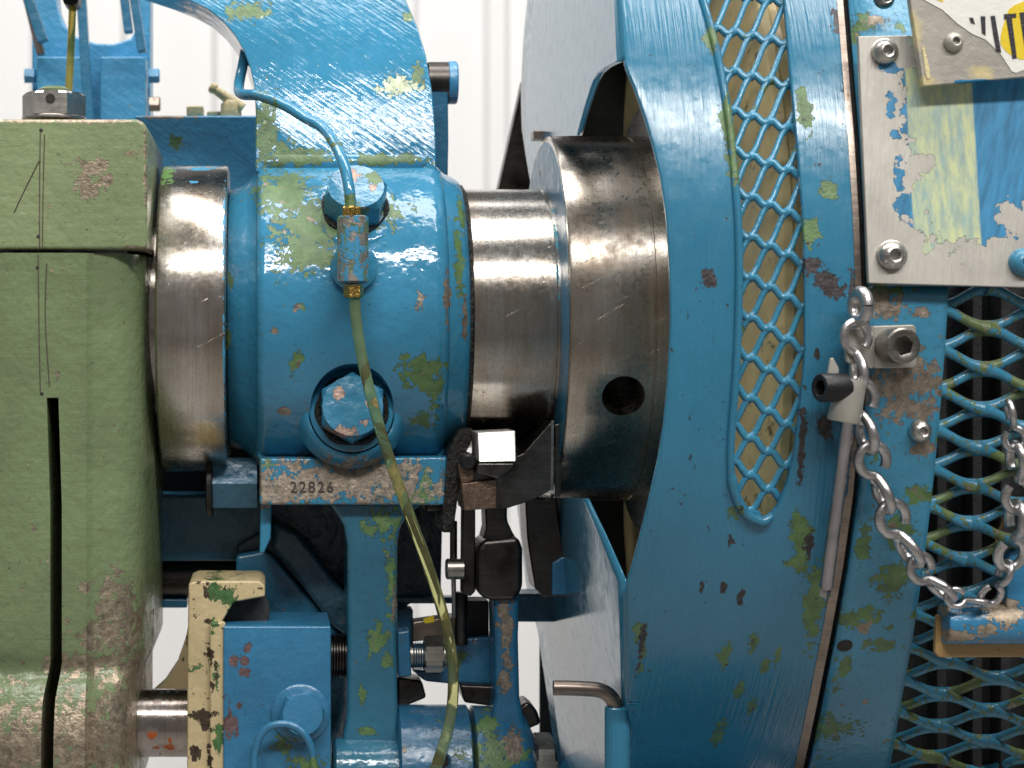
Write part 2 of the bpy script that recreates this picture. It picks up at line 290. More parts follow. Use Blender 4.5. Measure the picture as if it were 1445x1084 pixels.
M['hose'] = simple('oily_clear_hose', (0.74, 0.74, 0.34, 1), rough=0.12, var=0.25, scale=0.03, bumpamp=0.1)
M['hose'].node_tree.nodes['Principled BSDF'].inputs['Transmission Weight'].default_value = 0.88
M['hose'].node_tree.nodes['Principled BSDF'].inputs['IOR'].default_value = 1.12
M['white_flat'] = simple('bright_ground_steel', (0.93, 0.91, 0.87, 1), rough=0.35, metal=0.6, var=0.02, bumpamp=0.05)
M['stamp'] = simple('stamped_mark', (0.045, 0.035, 0.03, 1), rough=0.6)
M['ink'] = simple('black_ink', (0.022, 0.02, 0.028, 1), rough=0.5, var=0.6, scale=0.2)
M['sticker_white'] = simple('white_sticker', (0.86, 0.85, 0.80, 1), rough=0.4, var=0.03, bumpamp=0.3)
M['sticker_yellow'] = simple('yellow_sticker', (0.83, 0.62, 0.03, 1), rough=0.4, var=0.05, bumpamp=0.3)
M['gap'] = simple('dark_gap', (0.02, 0.018, 0.016, 1), rough=0.7)

def alu_plate():
    k = NT('aluminium_with_blue_and_pale_stripe')
    n = k.noise(0.055, 8, 0.66); nn = k.math('MULTIPLY', k.math('SUBTRACT', n, 0.5), 95.0)
    nb = k.noise(0.02, 5, 0.6, off=(7, 1, 40)); nn = k.math('ADD', nn, k.math('MULTIPLY', k.math('SUBTRACT', nb, 0.5), 110.0))
    sx = k.n.new('ShaderNodeSeparateXYZ'); k.t.links.new(k.pos, sx.inputs[0])
    def xs(px): return (PP(px, 250, 655) / S).x
    def zs(py): return (PP(1300, py, 655) / S).z
    x = k.math('ADD', sx.outputs[0], nn); z = k.math('SUBTRACT', sx.outputs[2], nn)
    blue = k.math('MULTIPLY', k.ramp(x, xs(1290) - 0.8, xs(1290) + 0.8), k.ramp(z, zs(338) - 0.8, zs(338) + 0.8))
    blob2 = k.ramp(k.math('ADD', k.blobs([(1425, 310, 655, 26, 30), (1440, 350, 655, 30, 20), (1300, 230, 655, 18, 16)]), k.math('MULTIPLY', k.math('SUBTRACT', n, 0.5), 1.6)), 0.50, 0.52)
    blue = k.math('MULTIPLY', blue, k.math('SUBTRACT', 1.0, blob2))
    bit = k.ramp(k.math('ADD', k.blobs([(1262, 150, 655, 10, 20), (1268, 250, 655, 8, 24), (1262, 90, 655, 14, 10), (1300, 350, 655, 10, 8)]), k.math('MULTIPLY', k.math('SUBTRACT', k.noise(0.09, 5, 0.6, off=(3, 3, 8)), 0.5), 2.2)), 0.55, 0.57)
    blue = k.math('MAXIMUM', blue, bit)
    stripe = k.math('MULTIPLY', k.ramp(sx.outputs[0], xs(1284) - 1, xs(1284) + 1), k.ramp(sx.outputs[0], xs(1378) + 1, xs(1378) - 1))
    worn = k.ramp(k.noise(1.0, 5, 0.65, stretch=(0.12, 0.05, 0.03)), 0.38, 0.62, 1.0, 0.5)
    stripe = k.math('MULTIPLY', stripe, worn)
    al = k.scalec((0.46, 0.44, 0.40, 1), k.ramp(k.noise(0.012, 5, 0.65, off=(1, 5, 5)), 0.3, 0.7, 0.80, 1.12))
    al = k.mix(k.ramp(k.noise(0.07, 6, 0.7, off=(2, 9, 9)), 0.66, 0.72, 0, 0.35), al, (0.3, 0.2, 0.17, 1))
    bl = k.scalec(srgb(58, 132, 176), k.ramp(k.noise(1.0, 4, 0.6, stretch=(0.12, 0.1, 0.012), rot=(0, math.radians(-16), 0)), 0.35, 0.65, 0.72, 1.2))
    pale = k.mix(stripe, bl, srgb(198, 206, 160))
    c = k.mix(blue, al, pale)
    k.put(k.b.inputs['Base Color'], c)
    k.put(k.b.inputs['Metallic'], k.mixf(blue, 0.45, 0.0)); k.put(k.b.inputs['Roughness'], k.mixf(blue, 0.42, 0.34))
    k.bump(k.math('ADD', k.math('MULTIPLY', blue, 1.2), k.math('MULTIPLY', k.noise(1.0, 3, 0.6, stretch=(0.2, 0.1, 0.02)), 0.6)))
    return k.m
M['alu_plate'] = alu_plate()
M['alu'] = simple('bare_aluminium', (0.50, 0.48, 0.43, 1), rough=0.42, metal=0.5, var=0.12, scale=0.02, bumpamp=0.2)
def sign_metal():
    k = NT('aluminium_with_old_glue')
    al = k.scalec((0.47, 0.44, 0.39, 1), k.ramp(k.noise(0.02, 5, 0.65), 0.3, 0.7, 0.85, 1.12))
    g = k.ramp(k.math('ADD', k.blobs([(1300, 40, 700, 16, 40), (1320, 110, 700, 20, 10), (1400, 95, 700, 22, 12)]), k.math('MULTIPLY', k.math('SUBTRACT', k.noise(0.04, 6, 0.65), 0.5), 1.2)), 0.42, 0.75, 0, 0.65)
    c = k.mix(g, al, srgb(224, 206, 140))
    e = k.ramp(k.math('ADD', k.blobs([(1400, 110, 700, 34, 4)]), k.math('MULTIPLY', k.math('SUBTRACT', k.noise(0.06, 6, 0.65, off=(1, 1, 1)), 0.5), 1.0)), 0.46, 0.49)
    c = k.mix(e, c, srgb(52, 132, 178))
    k.put(k.b.inputs['Base Color'], c); k.b.inputs['Roughness'].default_value = 0.42
    k.put(k.b.inputs['Metallic'], k.mixf(g, 0.4, 0.0)); k.bump(k.math('MULTIPLY', k.noise(0.08, 5, 0.6), 0.8))
    return k.m
M['signmetal'] = sign_metal()

# ------------------------------------------------------------------ mesh helpers
def mk(name, bm, mat, parent=None, bevel=0.0, segs=3, smooth=40, wn=None, solid=0.0):
    bmesh.ops.remove_doubles(bm, verts=bm.verts[:], dist=S * 0.02)
    bmesh.ops.recalc_face_normals(bm, faces=bm.faces[:])
    if bevel > 0:
        ed = [e for e in bm.edges if len(e.link_faces) == 2 and e.calc_face_angle(0) > math.radians(25)]
        bmesh.ops.bevel(bm, geom=ed, offset=bevel * S, segments=segs, profile=0.5, affect='EDGES', clamp_overlap=True)
    for f in bm.faces: f.smooth = True
    for e in bm.edges:
        e.smooth = not (len(e.link_faces) == 2 and e.calc_face_angle(0) > math.radians(smooth))
    me = bpy.data.meshes.new(name); bm.to_mesh(me); bm.free()
    me.materials.append(M[mat] if isinstance(mat, str) else mat)
    o = bpy.data.objects.new(name, me); col.objects.link(o)
    if solid:
        m = o.modifiers.new('thickness', 'SOLIDIFY'); m.thickness = abs(solid) * S; m.offset = -1 if solid > 0 else 1
    if wn or (wn is None and bevel > 0):
        m = o.modifiers.new('normals', 'WEIGHTED_NORMAL'); m.keep_sharp = True
    if parent is not None:
        o.parent = parent; o.matrix_parent_inverse = Matrix.Translation(parent.location).inverted()
    return o

def tag(o, label, cat, group=None, kind=None):
    o['label'] = label; o['category'] = cat
    if group: o['group'] = group
    if kind: o['kind'] = kind
    return o
def thing(name, label, cat, loc, group=None):
    e = bpy.data.objects.new(name, None); col.objects.link(e); e.location = loc; e.empty_display_size = 0.01
    return tag(e, label, cat, group)

def prism(bm, poly, d0, d1, px_at=None):
    """outline in the picture at depth d0 (number or function), pushed straight back to depth d1"""
    fr, bk = [], []
    for (x, y) in poly:
        d = d0(x, y) if callable(d0) else d0
        p = PP(x, y, d); fr.append(bm.verts.new(p))
        q = p.copy(); q.y = -(d1(x, y) if callable(d1) else d1) * S; bk.append(bm.verts.new(q))
    n = len(poly)
    bm.faces.new(fr); bm.faces.new(bk[::-1])
    for i in range(n):
        j = (i + 1) % n
        bm.faces.new((fr[i], bk[i], bk[j], fr[j]))
    return bm
def box(bm, x0, y0, x1, y1, d0, d1):
    return prism(bm, [(x0, y0), (x1, y0), (x1, y1), (x0, y1)], d0, d1)
def NB(): return bmesh.new()

def lathe(bm, prof, Y0=AX, d0=0.0, segs=128, a0=0.0, a1=2 * math.pi):
    full = abs(a1 - a0 - 2 * math.pi) < 1e-6
    rings = []
    n = segs if full else segs + 1
    for (X, r) in prof:
        ring = []
        for i in range(n):
            a = a0 + (a1 - a0) * i / segs
            ring.append(bm.verts.new(W(X, Y0 - r * math.sin(a), d0 + r * math.cos(a))))
        rings.append(ring)
    for A, B in zip(rings, rings[1:]):
        for i in range(segs):
            j = (i + 1) % n
            bm.faces.new((A[i], A[j], B[j], B[i]))
    if full:
        bm.faces.new(rings[0]); bm.faces.new(rings[-1][::-1])
    return bm

def frame_of(axis):
    a = Vector(axis).normalized()
    up = Vector((0, 0, 1)) if abs(a.z) < 0.9 else Vector((0, 1, 0))
    u = up.cross(a).normalized(); v = a.cross(u).normalized()
    return a, u, v
def rings(bm, p, axis, prof, n=24, roll=0.0, cap0=True, cap1=True):
    """solid of rings along an axis: prof = (height, radius, 'c' or 'h'), in units"""
    a, u, v = frame_of(axis); L = []
    for q in prof:
        h, r = q[0], q[1]; kind = q[2] if len(q) > 2 else 'c'
        ring = []
        for i in range(n):
            t = 2 * math.pi * i / n
            rr = r
            if kind == 'h': rr = r * math.cos(math.pi / 6) / math.cos((t % (math.pi / 3)) - math.pi / 6)
            ring.append(bm.verts.new(p + (a * h + (u * math.cos(t + roll) + v * math.sin(t + roll)) * rr) * S))
        L.append(ring)
    for A, B in zip(L, L[1:]):
        for i in range(n):
            j = (i + 1) % n
            bm.faces.new((A[i], A[j], B[j], B[i]))
    if cap0: bm.faces.new(L[0][::-1])
    if cap1: bm.faces.new(L[-1])
    return bm
def rod(bm, p0, p1, r, r1=None, n=20, ch=1.0):
    L = (p1 - p0).length / S; r1 = r if r1 is None else r1
    return rings(bm, p0, p1 - p0, [(0, r - ch), (ch, r), (L - ch, r1), (L, r1 - ch)], n)
def smooth_path(pts, sub=8):
    P = [pts[0]] + list(pts) + [pts[-1]]; out = []
    for i in range(1, len(P) - 2):
        p0, p1, p2, p3 = P[i - 1], P[i], P[i + 1], P[i + 2]
        for s in range(sub):
            t = s / sub
            out.append(0.5 * ((2 * p1) + (p2 - p0) * t + (2 * p0 - 5 * p1 + 4 * p2 - p3) * t * t + (3 * p1 - p0 - 3 * p2 + p3) * t ** 3))
    out.append(P[-2]); return out
def tube(bm, pts, r, n=10, sub=8, cap=True, smooth=True):
    path = smooth_path(pts, sub) if smooth else pts
    T = []
    for i in range(len(path)):
        T.append((path[min(i + 1, len(path) - 1)] - path[max(i - 1, 0)]).normalized())
    a, u, v = frame_of(T[0]); L = []
    for i, p in enumerate(path):
        t = T[i]; u = (u - t * u.dot(t)).normalized(); v = t.cross(u)
        rr = r(i / (len(path) - 1)) if callable(r) else r
        L.append([bm.verts.new(p + (u * math.cos(2 * math.pi * k / n) + v * math.sin(2 * math.pi * k / n)) * rr * S) for k in range(n)])
    for A, B in zip(L, L[1:]):
        for k in range(n):
            j = (k + 1) % n; bm.faces.new((A[k], A[j], B[j], B[k]))
    if cap:
        bm.faces.new(L[0][::-1]); bm.faces.new(L[-1])
    return bm
def cut(o, bm_cutter):
    """boolean difference, baked into the mesh"""
    bmesh.ops.recalc_face_normals(bm_cutter, faces=bm_cutter.faces[:])
    me = bpy.data.meshes.new('cutter'); bm_cutter.to_mesh(me); bm_cutter.free()
    c = bpy.data.objects.new('cutter', me); col.objects.link(c)
    m = o.modifiers.new('cut', 'BOOLEAN'); m.operation = 'DIFFERENCE'; m.object = c; m.solver = 'EXACT'
    while o.modifiers[0] != m:
        bpy.context.view_layer.objects.active = o
        o.modifiers.move(len(o.modifiers) - 1, 0)
    others = [(x, x.show_viewport) for x in o.modifiers if x != m]
    for x, _ in others: x.show_viewport = False
    dg = bpy.context.evaluated_depsgraph_get(); dg.update()
    new = bpy.data.meshes.new_from_object(o.evaluated_get(dg))
    o.modifiers.remove(m)
    for x, s in others: x.show_viewport = s
    old = o.data; o.data = new; bpy.data.meshes.remove(old)
    bpy.data.objects.remove(c); bpy.data.meshes.remove(me)
    b = bmesh.new(); b.from_mesh(new)
    for e in b.edges: e.smooth = not (len(e.link_faces) == 2 and e.calc_face_angle(0) > math.radians(35))
    b.to_mesh(new); b.free()
def interp(tab, y):
    if y <= tab[0][0]: return tab[0][1]
    for (a, b), (c, d) in zip(tab, tab[1:]):
        if y <= c: return b + (d - b) * (y - a) / (c - a)
    return tab[-1][1]
def socket_screw(name, parent, p, axis, R, h, mat='bolt', sock=0.55, dome=False, roll=0.3):
    b = NB()
    if dome: pr = [(0, R), (h * 0.25, R), (h * 0.6, R * 0.88), (h * 0.88, R * 0.68), (h, R * (sock + 0.06)), (h - 0.5, R * sock, 'h'), (h * 0.45, R * sock, 'h')]
    else: pr = [(0, R), (h - R * 0.1, R), (h, R * 0.9), (h, R * (sock + 0.1)), (h - 1, R * sock, 'h'), (h * 0.35, R * sock, 'h')]
    rings(b, p, axis, pr, 24, roll)
    o = mk(name, b, mat, parent)
    return o
def hexbolt(name, parent, p, axis, R, h, mat, roll=0.0):
    b = NB(); rings(b, p, axis, [(0, R, 'h'), (h * 0.80, R, 'h'), (h, R * 0.86), (h * 1.02, R * 0.5), (h * 1.02, R * 0.2)], 24, roll)
    return mk(name, b, mat, parent, smooth=20)
random.seed(4)
FRONT = Vector((0, -1, 0))

# ================================================================== the setting
b = NB()                                          # white ribbed wall of the hall
y_w = 2.15
xs, x = [], -4.0
while x < 5.0:
    xs += [(x, 0), (x + 0.055, 0), (x + 0.065, -0.012), (x + 0.085, -0.012), (x + 0.095, 0)]; x += 0.13
lo = [b.verts.new((q, y_w + e, -1.0)) for q, e in xs]; hi = [b.verts.new((q, y_w + e, 1.15)) for q, e in xs]
for i in range(len(xs) - 1): b.faces.new((lo[i], lo[i + 1], hi[i + 1], hi[i]))
o = mk('wall', b, 'wall'); o['kind'] = 'structure'
b = NB(); v = [b.verts.new(p) for p in ((-4, -3.5, -0.95), (5, -3.5, -0.95), (5, 2.16, -0.95), (-4, 2.16, -0.95))]; b.faces.new(v)
o = mk('floor', b, 'floor'); o['kind'] = 'structure'

# ------------------------------------------------------------------ things behind the shaft
t = thing('rear_yoke', 'blue yoke bracket with two front plates standing behind the green block', 'bracket', PP(130, 200, -720))
b = NB(); prism(b, [(45, -60), (45, 200), (212, 200), (212, -60), (197, -60), (195, 35), (185, 54), (160, 62), (135, 61), (108, 52), (90, 34), (80, 8), (74, -60)], -700, -790)
mk('yoke_plate', b, 'rear', t, bevel=4)
for x0, x1 in ((52, 118), (141, 206)):
    b = NB(); box(b, x0, 80, x1, 200, -640, -698); mk('front_plate', b, 'rear', t, bevel=3)
for px, py, m in ((43, 107, 'rear'), (218, 107, 'rear'), (219, 147, 'brownsteel')):
    b = NB(); rings(b, PP(px - 8, py, -660), (1, 0, 0), [(0, 14, 'h'), (17, 14, 'h'), (19, 11)], 24, 0.2); mk('bolt', b, m, t, smooth=20)
tag_struts = [((112, -40), (127, 215), 13, -560, 'dark green strut hanging just beside the yellow tube', 'teal'),
              ((26, -40), (60, 58), 15, -560, 'dark strut slanting into the yoke on its outer side', 'teal'),
              ((170, -40), (181, 45), 12, -560, 'short teal strut ending above the yoke opening', 'teal'),
              ((183, -40), (200, 72), 12, -560, 'longer dark strut leaning on the yoke beside the short teal one', 'teal'),
              ((38, 0), (57, 76), 11, -600, 'thin dark bar behind the slanting strut on the yoke', 'brownsteel')]
for (a, c, w, d, lab, m) in tag_struts:
    b = NB(); dx, dy = c[0] - a[0], c[1] - a[1]; L = math.hypot(dx, dy); nx, ny = -dy / L * w / 2, dx / L * w / 2
    prism(b, [(a[0] + nx, a[1] + ny), (c[0] + nx, c[1] + ny), (c[0] - nx, c[1] - ny), (a[0] - nx, a[1] - ny)], d, d - 26)
    tag(mk('strut', b, m, None, bevel=2), lab, 'strut', 'struts at the rear yoke')
b = NB(); tube(b, [PP(104, -30, -150), PP(102, 20, -150), PP(100, 70, -150), PP(97, 128, -150)], 5.6, 12)
tag(mk('yellow_tube', b, 'yellowtube'), 'thin yellow tube dropping towards the hex nut on the green block', 'tube')
b = NB(); prism(b, [(82, -20), (112, -20), (110, 4), (100, 9), (90, 5)], -140, -190)
tag(mk('tube_clamp', b, 'black', None, bevel=2), 'small dark clamp at the top of the yellow tube', 'clamp')

b = NB(); box(b, 190, 163, 372, 420, -300, -460)
tag(mk('rear_beam', b, 'rear', None, bevel=4), 'wide blue beam behind the steel collar, brown worn top edge', 'beam')
t = thing('grease_fitting', 'cream lumpy fitting on top of the blue rear beam', 'fitting', PP(328, 163, -330))
b = NB(); rings(b, PP(326, 165, -330), (0, 0, 1), [(0, 17, 'h'), (20, 16, 'h'), (26, 10)], 24); mk('base_nut', b, 'pale_clear', t)
b = NB(); rod(b, PP(304, 127, -330), PP(342, 154, -330), 7, 10); mk('elbow', b, 'pale_clear', t)
b = NB(); rings(b, PP(303, 126, -330), (-1, 0, 0.6), [(-4, 5), (0, 9), (6, 9), (9, 5)], 16); mk('tip', b, 'pale_clear', t)
b = NB(); box(b, 263, 149, 287, 164, -330, -370)
tag(mk('cream_lug', b, 'pale_clear', None, bevel=3), 'small square cream lug on top of the blue rear beam', 'lug')
b = NB(); box(b, 292, 157, 314, 164, -330, -370)
tag(mk('cream_pad', b, 'pale_clear', None, bevel=2), 'flat low cream pad between the cream lug and the fitting', 'pad')

t = thing('rear_lever', 'dark and blue lever bar with round end behind the bearing arm', 'lever', PP(622, 265, -60))
b = NB(); prism(b, [(607, 100), (632, 100), (633, 200), (631, 300), (607, 300)], -60, -110); mk('bar', b, 'teal', t, bevel=3)
b = NB(); rod(b, PP(602, 117, -85), PP(637, 117, -85), 30, n=40, ch=2); mk('round_end', b, 'oily', t)
b = NB(); rod(b, PP(631, 117, -85), PP(645, 117, -85), 31, n=40, ch=2); mk('end_cap', b, 'rear', t)
b = NB(); prism(b, [(738, 112), (702, 272), (770, 272), (770, 112)], -520, -560)
tag(mk('rear_strap', b, 'oily', None, bevel=1), 'dark wedge-shaped strap edge behind the shaft beside the guard', 'strap')

b = NB(); box(b, 200, 700, 372, 792, -60, -160)
tag(mk('lower_rear_bar', b, 'teal', None, bevel=4), 'dark blue flat bar below the steel collar, above the black rod', 'bar')
b = NB(); rod(b, PP(195, 815, -120), PP(560, 815, -120), 30, n=32)
tag(mk('lower_rear_rod', b, 'oily'), 'thick black oily rod running behind the cream bracket', 'rod')
b = NB(); box(b, 200, 846, 264, 858, -100, -170)
tag(mk('rear_strip', b, 'teal', None, bevel=2), 'narrow teal strip above the bright opening beside the cream bracket', 'strip')
b = NB(); box(b, 200, 560, 372, 703, -170, -200)
tag(mk('shade_backing', b, 'cavity', None, bevel=2), 'black cover sheet standing in for the shade under the steel collar', 'backing')  # dark sheet added where only shade lies under the collar
t = thing('jack_nut', 'dark nut with flaked blue paint under the steel collar', 'nut', PP(330, 728, 60))
b = NB(); rings(b, PP(300, 680, 40), (1, 0, 0), [(0, 40, 'h'), (62, 40, 'h')], 24); mk('nut_body', b, 'teal', t, smooth=20)
b = NB(); rings(b, PP(291, 684, 40), (1, 0, 0), [(0, 36), (2, 44), (8, 44), (10, 40)], 32); mk('washer', b, 'black', t)

# ------------------------------------------------------------------ green connecting rod at the side
G0 = 260
t = thing('connecting_rod', 'green split connecting rod with long vertical slot beside the steel collar', 'machine part', PP(90, 1084, 200))
b = NB(); prism(b, [(-60, 168), (193, 168), (204, 173), (208, 184), (208, 352), (-60, 352)], G0, 60); mk('cap', b, 'green_cap_lit', t, bevel=5)
b = NB(); q = lambda x: CX + (x - CX) * (D - G0) / D
b2 = [(-60, 170), (196, 170), (208, 205), (208, 352), (-60, 352)]
prism(b, [(CX + (x - CX) * D / (D - G0) * (D - 59) / D if False else x * 1.0, y) for x, y in b2], 59.0, -95)
for vv in b.verts:  # keep the same flank as the front block
    vv.co.x = W(XU(208, G0), 0, 0).x if vv.co.x > W(XU(200, 59), 0, 0).x - 1e-6 else vv.co.x
mk('cap_back', b, 'bolt', t, bevel=3)
def plan_prism(bm, plan, y0, y1):                 # plan outline (X units, d) between two heights
    lo = [bm.verts.new(W(X, y1, d)) for X, d in plan]; hi = [bm.verts.new(W(X, y0, d)) for X, d in plan]
    n = len(plan); bm.faces.new(lo); bm.faces.new(hi[::-1])
    for i in range(n):
        j = (i + 1) % n; bm.faces.new((lo[i], lo[j], hi[j], hi[i]))
    return bm
XR = XU(208, G0)
yt, ys, yb = YU(357, G0), YU(563, G0), YU(958, G0)
xa, xb = XU(58, G0), XU(75, G0)
right = [(xb, G0), (XU(122, G0), G0), (XU(128, 255), 254), (XU(134, 250), 250), (XU(160, 248), 246), (XU(180, 240), 236), (XU(194, 228), 216), (XU(203, 205), 190), (XU(207, 170), 160), (XR, 120), (XR, -95)]
def bulge(y):                                     # front of the lower end: a hollow, then the swelling boss
    a_ = max(0.0, min(1.0, (y - 925) / 40.0)); c_ = max(0.0, min(1.0, (y - 950) / 100.0))
    return -5 * math.sin(math.pi * a_) + 26 * math.sin(math.pi / 2 * c_)
def shrink(y): 
    a_ = max(0.0, min(1.0, (y - 930) / 50.0)); return a_ * a_ * (3 - 2 * a_)
def loft(plan, y0, y1):
    bb = NB(); prev = None; n_ = int((y1 - y0) / 9) + 1
    for r_ in range(n_ + 1):
        y = y0 + (y1 - y0) * r_ / n_; row = [bb.verts.new(W(X, YU(y, G0), d)) for X, d in plan(y)]
        if prev:
            for i in range(len(row) - 1): bb.faces.new((prev[i], prev[i + 1], row[i + 1], row[i]))
        else: bb.faces.new(row)
        prev = row
    bb.faces.new(prev[::-1]); return bb
def plan_right(y):
    sh = shrink(y); out = [(xb - 14 * max(0.0, min(1.0, (y - 945) / 60)) * 0.5, -95)]
    x_l = XU(interp([(560, 74), (720, 79), (945, 79), (1000, 71), (1130, 69)], y), G0)
    out = [(x_l, -95), (x_l, G0 + bulge(y))]
    for X, d in right[1:]:
        Xn = min(X, X - 15 * sh * max(0.0, (X - right[1][0]) / (XR - right[1][0])))
        out.append((Xn, d + (bulge(y) if d > 100 else 0) + (12 * sh if 150 < d < 250 else 0)))
    return out
def plan_all(y):
    p_ = plan_right(y)[2:]
    return [(XU(-60, G0), -95), (XU(-60, G0), G0 - 30), (XU(-30, G0), G0 - 6 + bulge(y)), (XU(5, G0), G0 + bulge(y)), (XU(60, G0), G0 + 2 + bulge(y))] + p_
body = mk('body', loft(plan_all, 357, 1130), 'green', t, smooth=50)
cb = NB(); prism(cb, [(57, 563), (74, 563), (79, 720), (79, 945), (71, 1000), (69, 1140), (51, 1140), (53, 1000), (62, 945), (62, 720)], 330, 80); cut(body, cb)
b = NB(); rod(b, W(XU(190, 190), YU(1030, 190), 140), W(XU(268, 190), YU(1030, 190), 140), 45, n=48, ch=3); mk('pin', b, 'pinsteel', t)
nut = NB(); pn = W(XU(68, 180), YU(161, 180), 110)
rings(nut, pn, (0, 0, 1), [(0, 44), (3, 44), (4.5, 40), (5, 43, 'h'), (33, 43, 'h'), (36, 38), (36, 20)], 24, math.pi / 6 + math.pi / 2)
no = mk('nut', nut, 'bolt_light', t, smooth=18)
b = NB(); rings(b, pn + Vector((0, 0, 36 * S)), (0, 0, 1), [(0, 22), (5, 22), (9, 15), (10, 5)], 20); mk('bolt_end', b, 'green', no)
b = NB(); rings(b, PP(71, 139, 110 + 38.2), FRONT, [(-3, 6.5), (0.4, 6.5)], 16); mk('set_hole', b, 'gap', no)
for px, py in ((58, 184), (54, 334), (53, 378), (59, 556)):
    b = NB(); rings(b, PP(px, py, G0 + (2 if py > 357 else 0)), FRONT, [(-2, 2.4), (0.3, 2.4)], 10); mk('punch_mark', b, 'gap', t)
for pts in ([(57, 186), (56, 260), (56, 350)], [(63, 190), (61, 270), (60, 350)], [(55, 228), (35, 268), (20, 300)], [(54, 360), (55, 450), (57, 555)], [(66, 372), (64, 450), (70, 545)]):
    b = NB(); tube(b, [PP(x, y, G0 + (2.0 if y > 357 else 0.1)) for x, y in pts], 0.8, 5, 4); mk('scribe_line', b, 'brownsteel', t)

# ------------------------------------------------------------------ crankshaft and collars
def xf(px, r): return XU(px, r)
t = thing('steel_collar', 'bright turned steel collar between green rod and blue bearing', 'collar', W(270, AX + 215, 0))
b = NB(); x0, x1 = xf(218, 215), xf(318, 215)
lathe(b, [(x0, 120), (x0, 208), (x0 + 1, 212.5), (x0 + 4, 215), (x1 - 3, 215), (x1 - 0.8, 213.5), (x1, 211), (x1, 120)], segs=160)
mk('ring', b, 'steel', t)
t = thing('crankshaft', 'turned steel crankshaft with stepped journal and large stained flange', 'shaft', W(760, AX + 256, 0))
b = NB(); j0, j1 = xf(667, 182), xf(783, 182)
lathe(b, [(190, 150), (j0 - 30, 150), (j0 - 5, 166), (j0 - 2, 176), (j0 + 3, 182), (j1, 182), (j1 + 0.8, 178.5), (j1 + 4, 178.5), (j1 + 4.8, 181), (767, 181), (780, 181)], segs=160)
mk('journal', b, 'journal', t)
f0, f1 = xf(805, 256), 930
b = NB(); lathe(b, [(f0, 100), (f0, 251), (f0 + 1, 254), (f0 + 4, 256), (f0 + 108, 256), (f0 + 109, 254), (f0 + 111, 254), (f0 + 112, 255.5), (f1, 255.5), (f1, 100)], segs=200)
fl = mk('flange', b, 'flange', t)
b = NB(); lathe(b, [(f0 - 0.8, 176), (f0 - 1.0, 180), (f0 - 1.0, 244), (f0 - 0.5, 248), (f0 + 2, 248)], segs=128); mk('reflection_disc', b, 'teal', t)  # blue disc stands in for the housing's reflection in the steel face
cb = NB(); hp = PP(880, 560, 235); a = Vector((0, -math.cos(math.radians(-24)), math.sin(math.radians(-24))))
rings(cb, hp - a * 190 * S, a, [(0, 28), (260, 28)], 40); cut(fl, cb)
b = NB(); lathe(b, [(905, 100), (905, 300), (909, 304), (955, 304), (955, 100)], segs=128); mk('hub', b, 'plain', t)
b = NB(); prism(b, [(753, 184), (800, 184), (800, 196), (753, 196)], -30, -62); mk('key', b, 'brownsteel', t, bevel=1.5)

# ------------------------------------------------------------------ blue bearing housing
t = thing('bearing_housing', 'blue enamelled cast bearing housing with arched arm, flaked to green', 'housing', PP(500, 1084, 100))
RB = 224
prof = []
for i in range(57):
    a = math.radians(67 - i * (67 + 57) / 56); prof.append((AX - RB * math.sin(a), RB * math.cos(a)))
ytop, dtop = prof[0]; ybot, dbot = prof[-1]
pl = [(ytop - 3, -150), (ytop - 5, dtop - 8), (ytop - 2, dtop - 1)] + prof + [(ybot + 6, dbot + 1), (ybot + 9, dbot - 6), (ybot + 9, -150)]
b = NB(); xl, xr = XU(361, 200), XU(634, 200); prevr = None
for X_, in_ in ((xl, 14), (xl + 1.2, 9), (xl + 4, 4.5), (xl + 8, 1.6), (xl + 13, 0), (xr - 20, 0), (xr - 12, 2), (xr - 6, 5), (xr - 2, 9), (xr, 14)):
    f_ = (RB - in_) / RB
    row = [b.verts.new(W(X_, AX + (y - AX) * f_, d * f_ if d > 0 else d)) for y, d in pl]
    if prevr is None: b.faces.new(row)
    else:
        for i in range(len(row)):
            j = (i + 1) % len(row); b.faces.new((prevr[i], row[i], row[j], prevr[j]))
    prevr = row
b.faces.new(prevr[::-1])
barrel = mk('barrel', b, 'housing', t, wn=True, smooth=50)
tilt = math.radians(11); BA = Vector((0, -math.cos(tilt), math.sin(tilt)))
lowc = PP(497, 576, 205)
cb = NB(); rings(cb, lowc - BA * 26 * S, BA, [(0, 52), (4, 55), (200, 56)], 48); cut(barrel, cb)
# shoulders
b = NB(); lathe(b, [(XU(319, 180), 120), (XU(319, 180), 176), (XU(322, 180), 181), (XU(345, 190), 191), (XU(358, 200), 204), (XU(364, 210), 214), (XU(370, 210), 214)], segs=128); mk('shoulder', b, 'housing', t)
b = NB(); lathe(b, [(XU(616, 210), 219), (XU(630, 210), 214), (XU(642, 200), 204), (XU(656, 195), 198), (XU(662, 190), 193), (XU(665, 188), 186), (XU(665, 180), 160), (XU(664, 180), 120)], segs=128); mk('shoulder', b, 'housing', t)
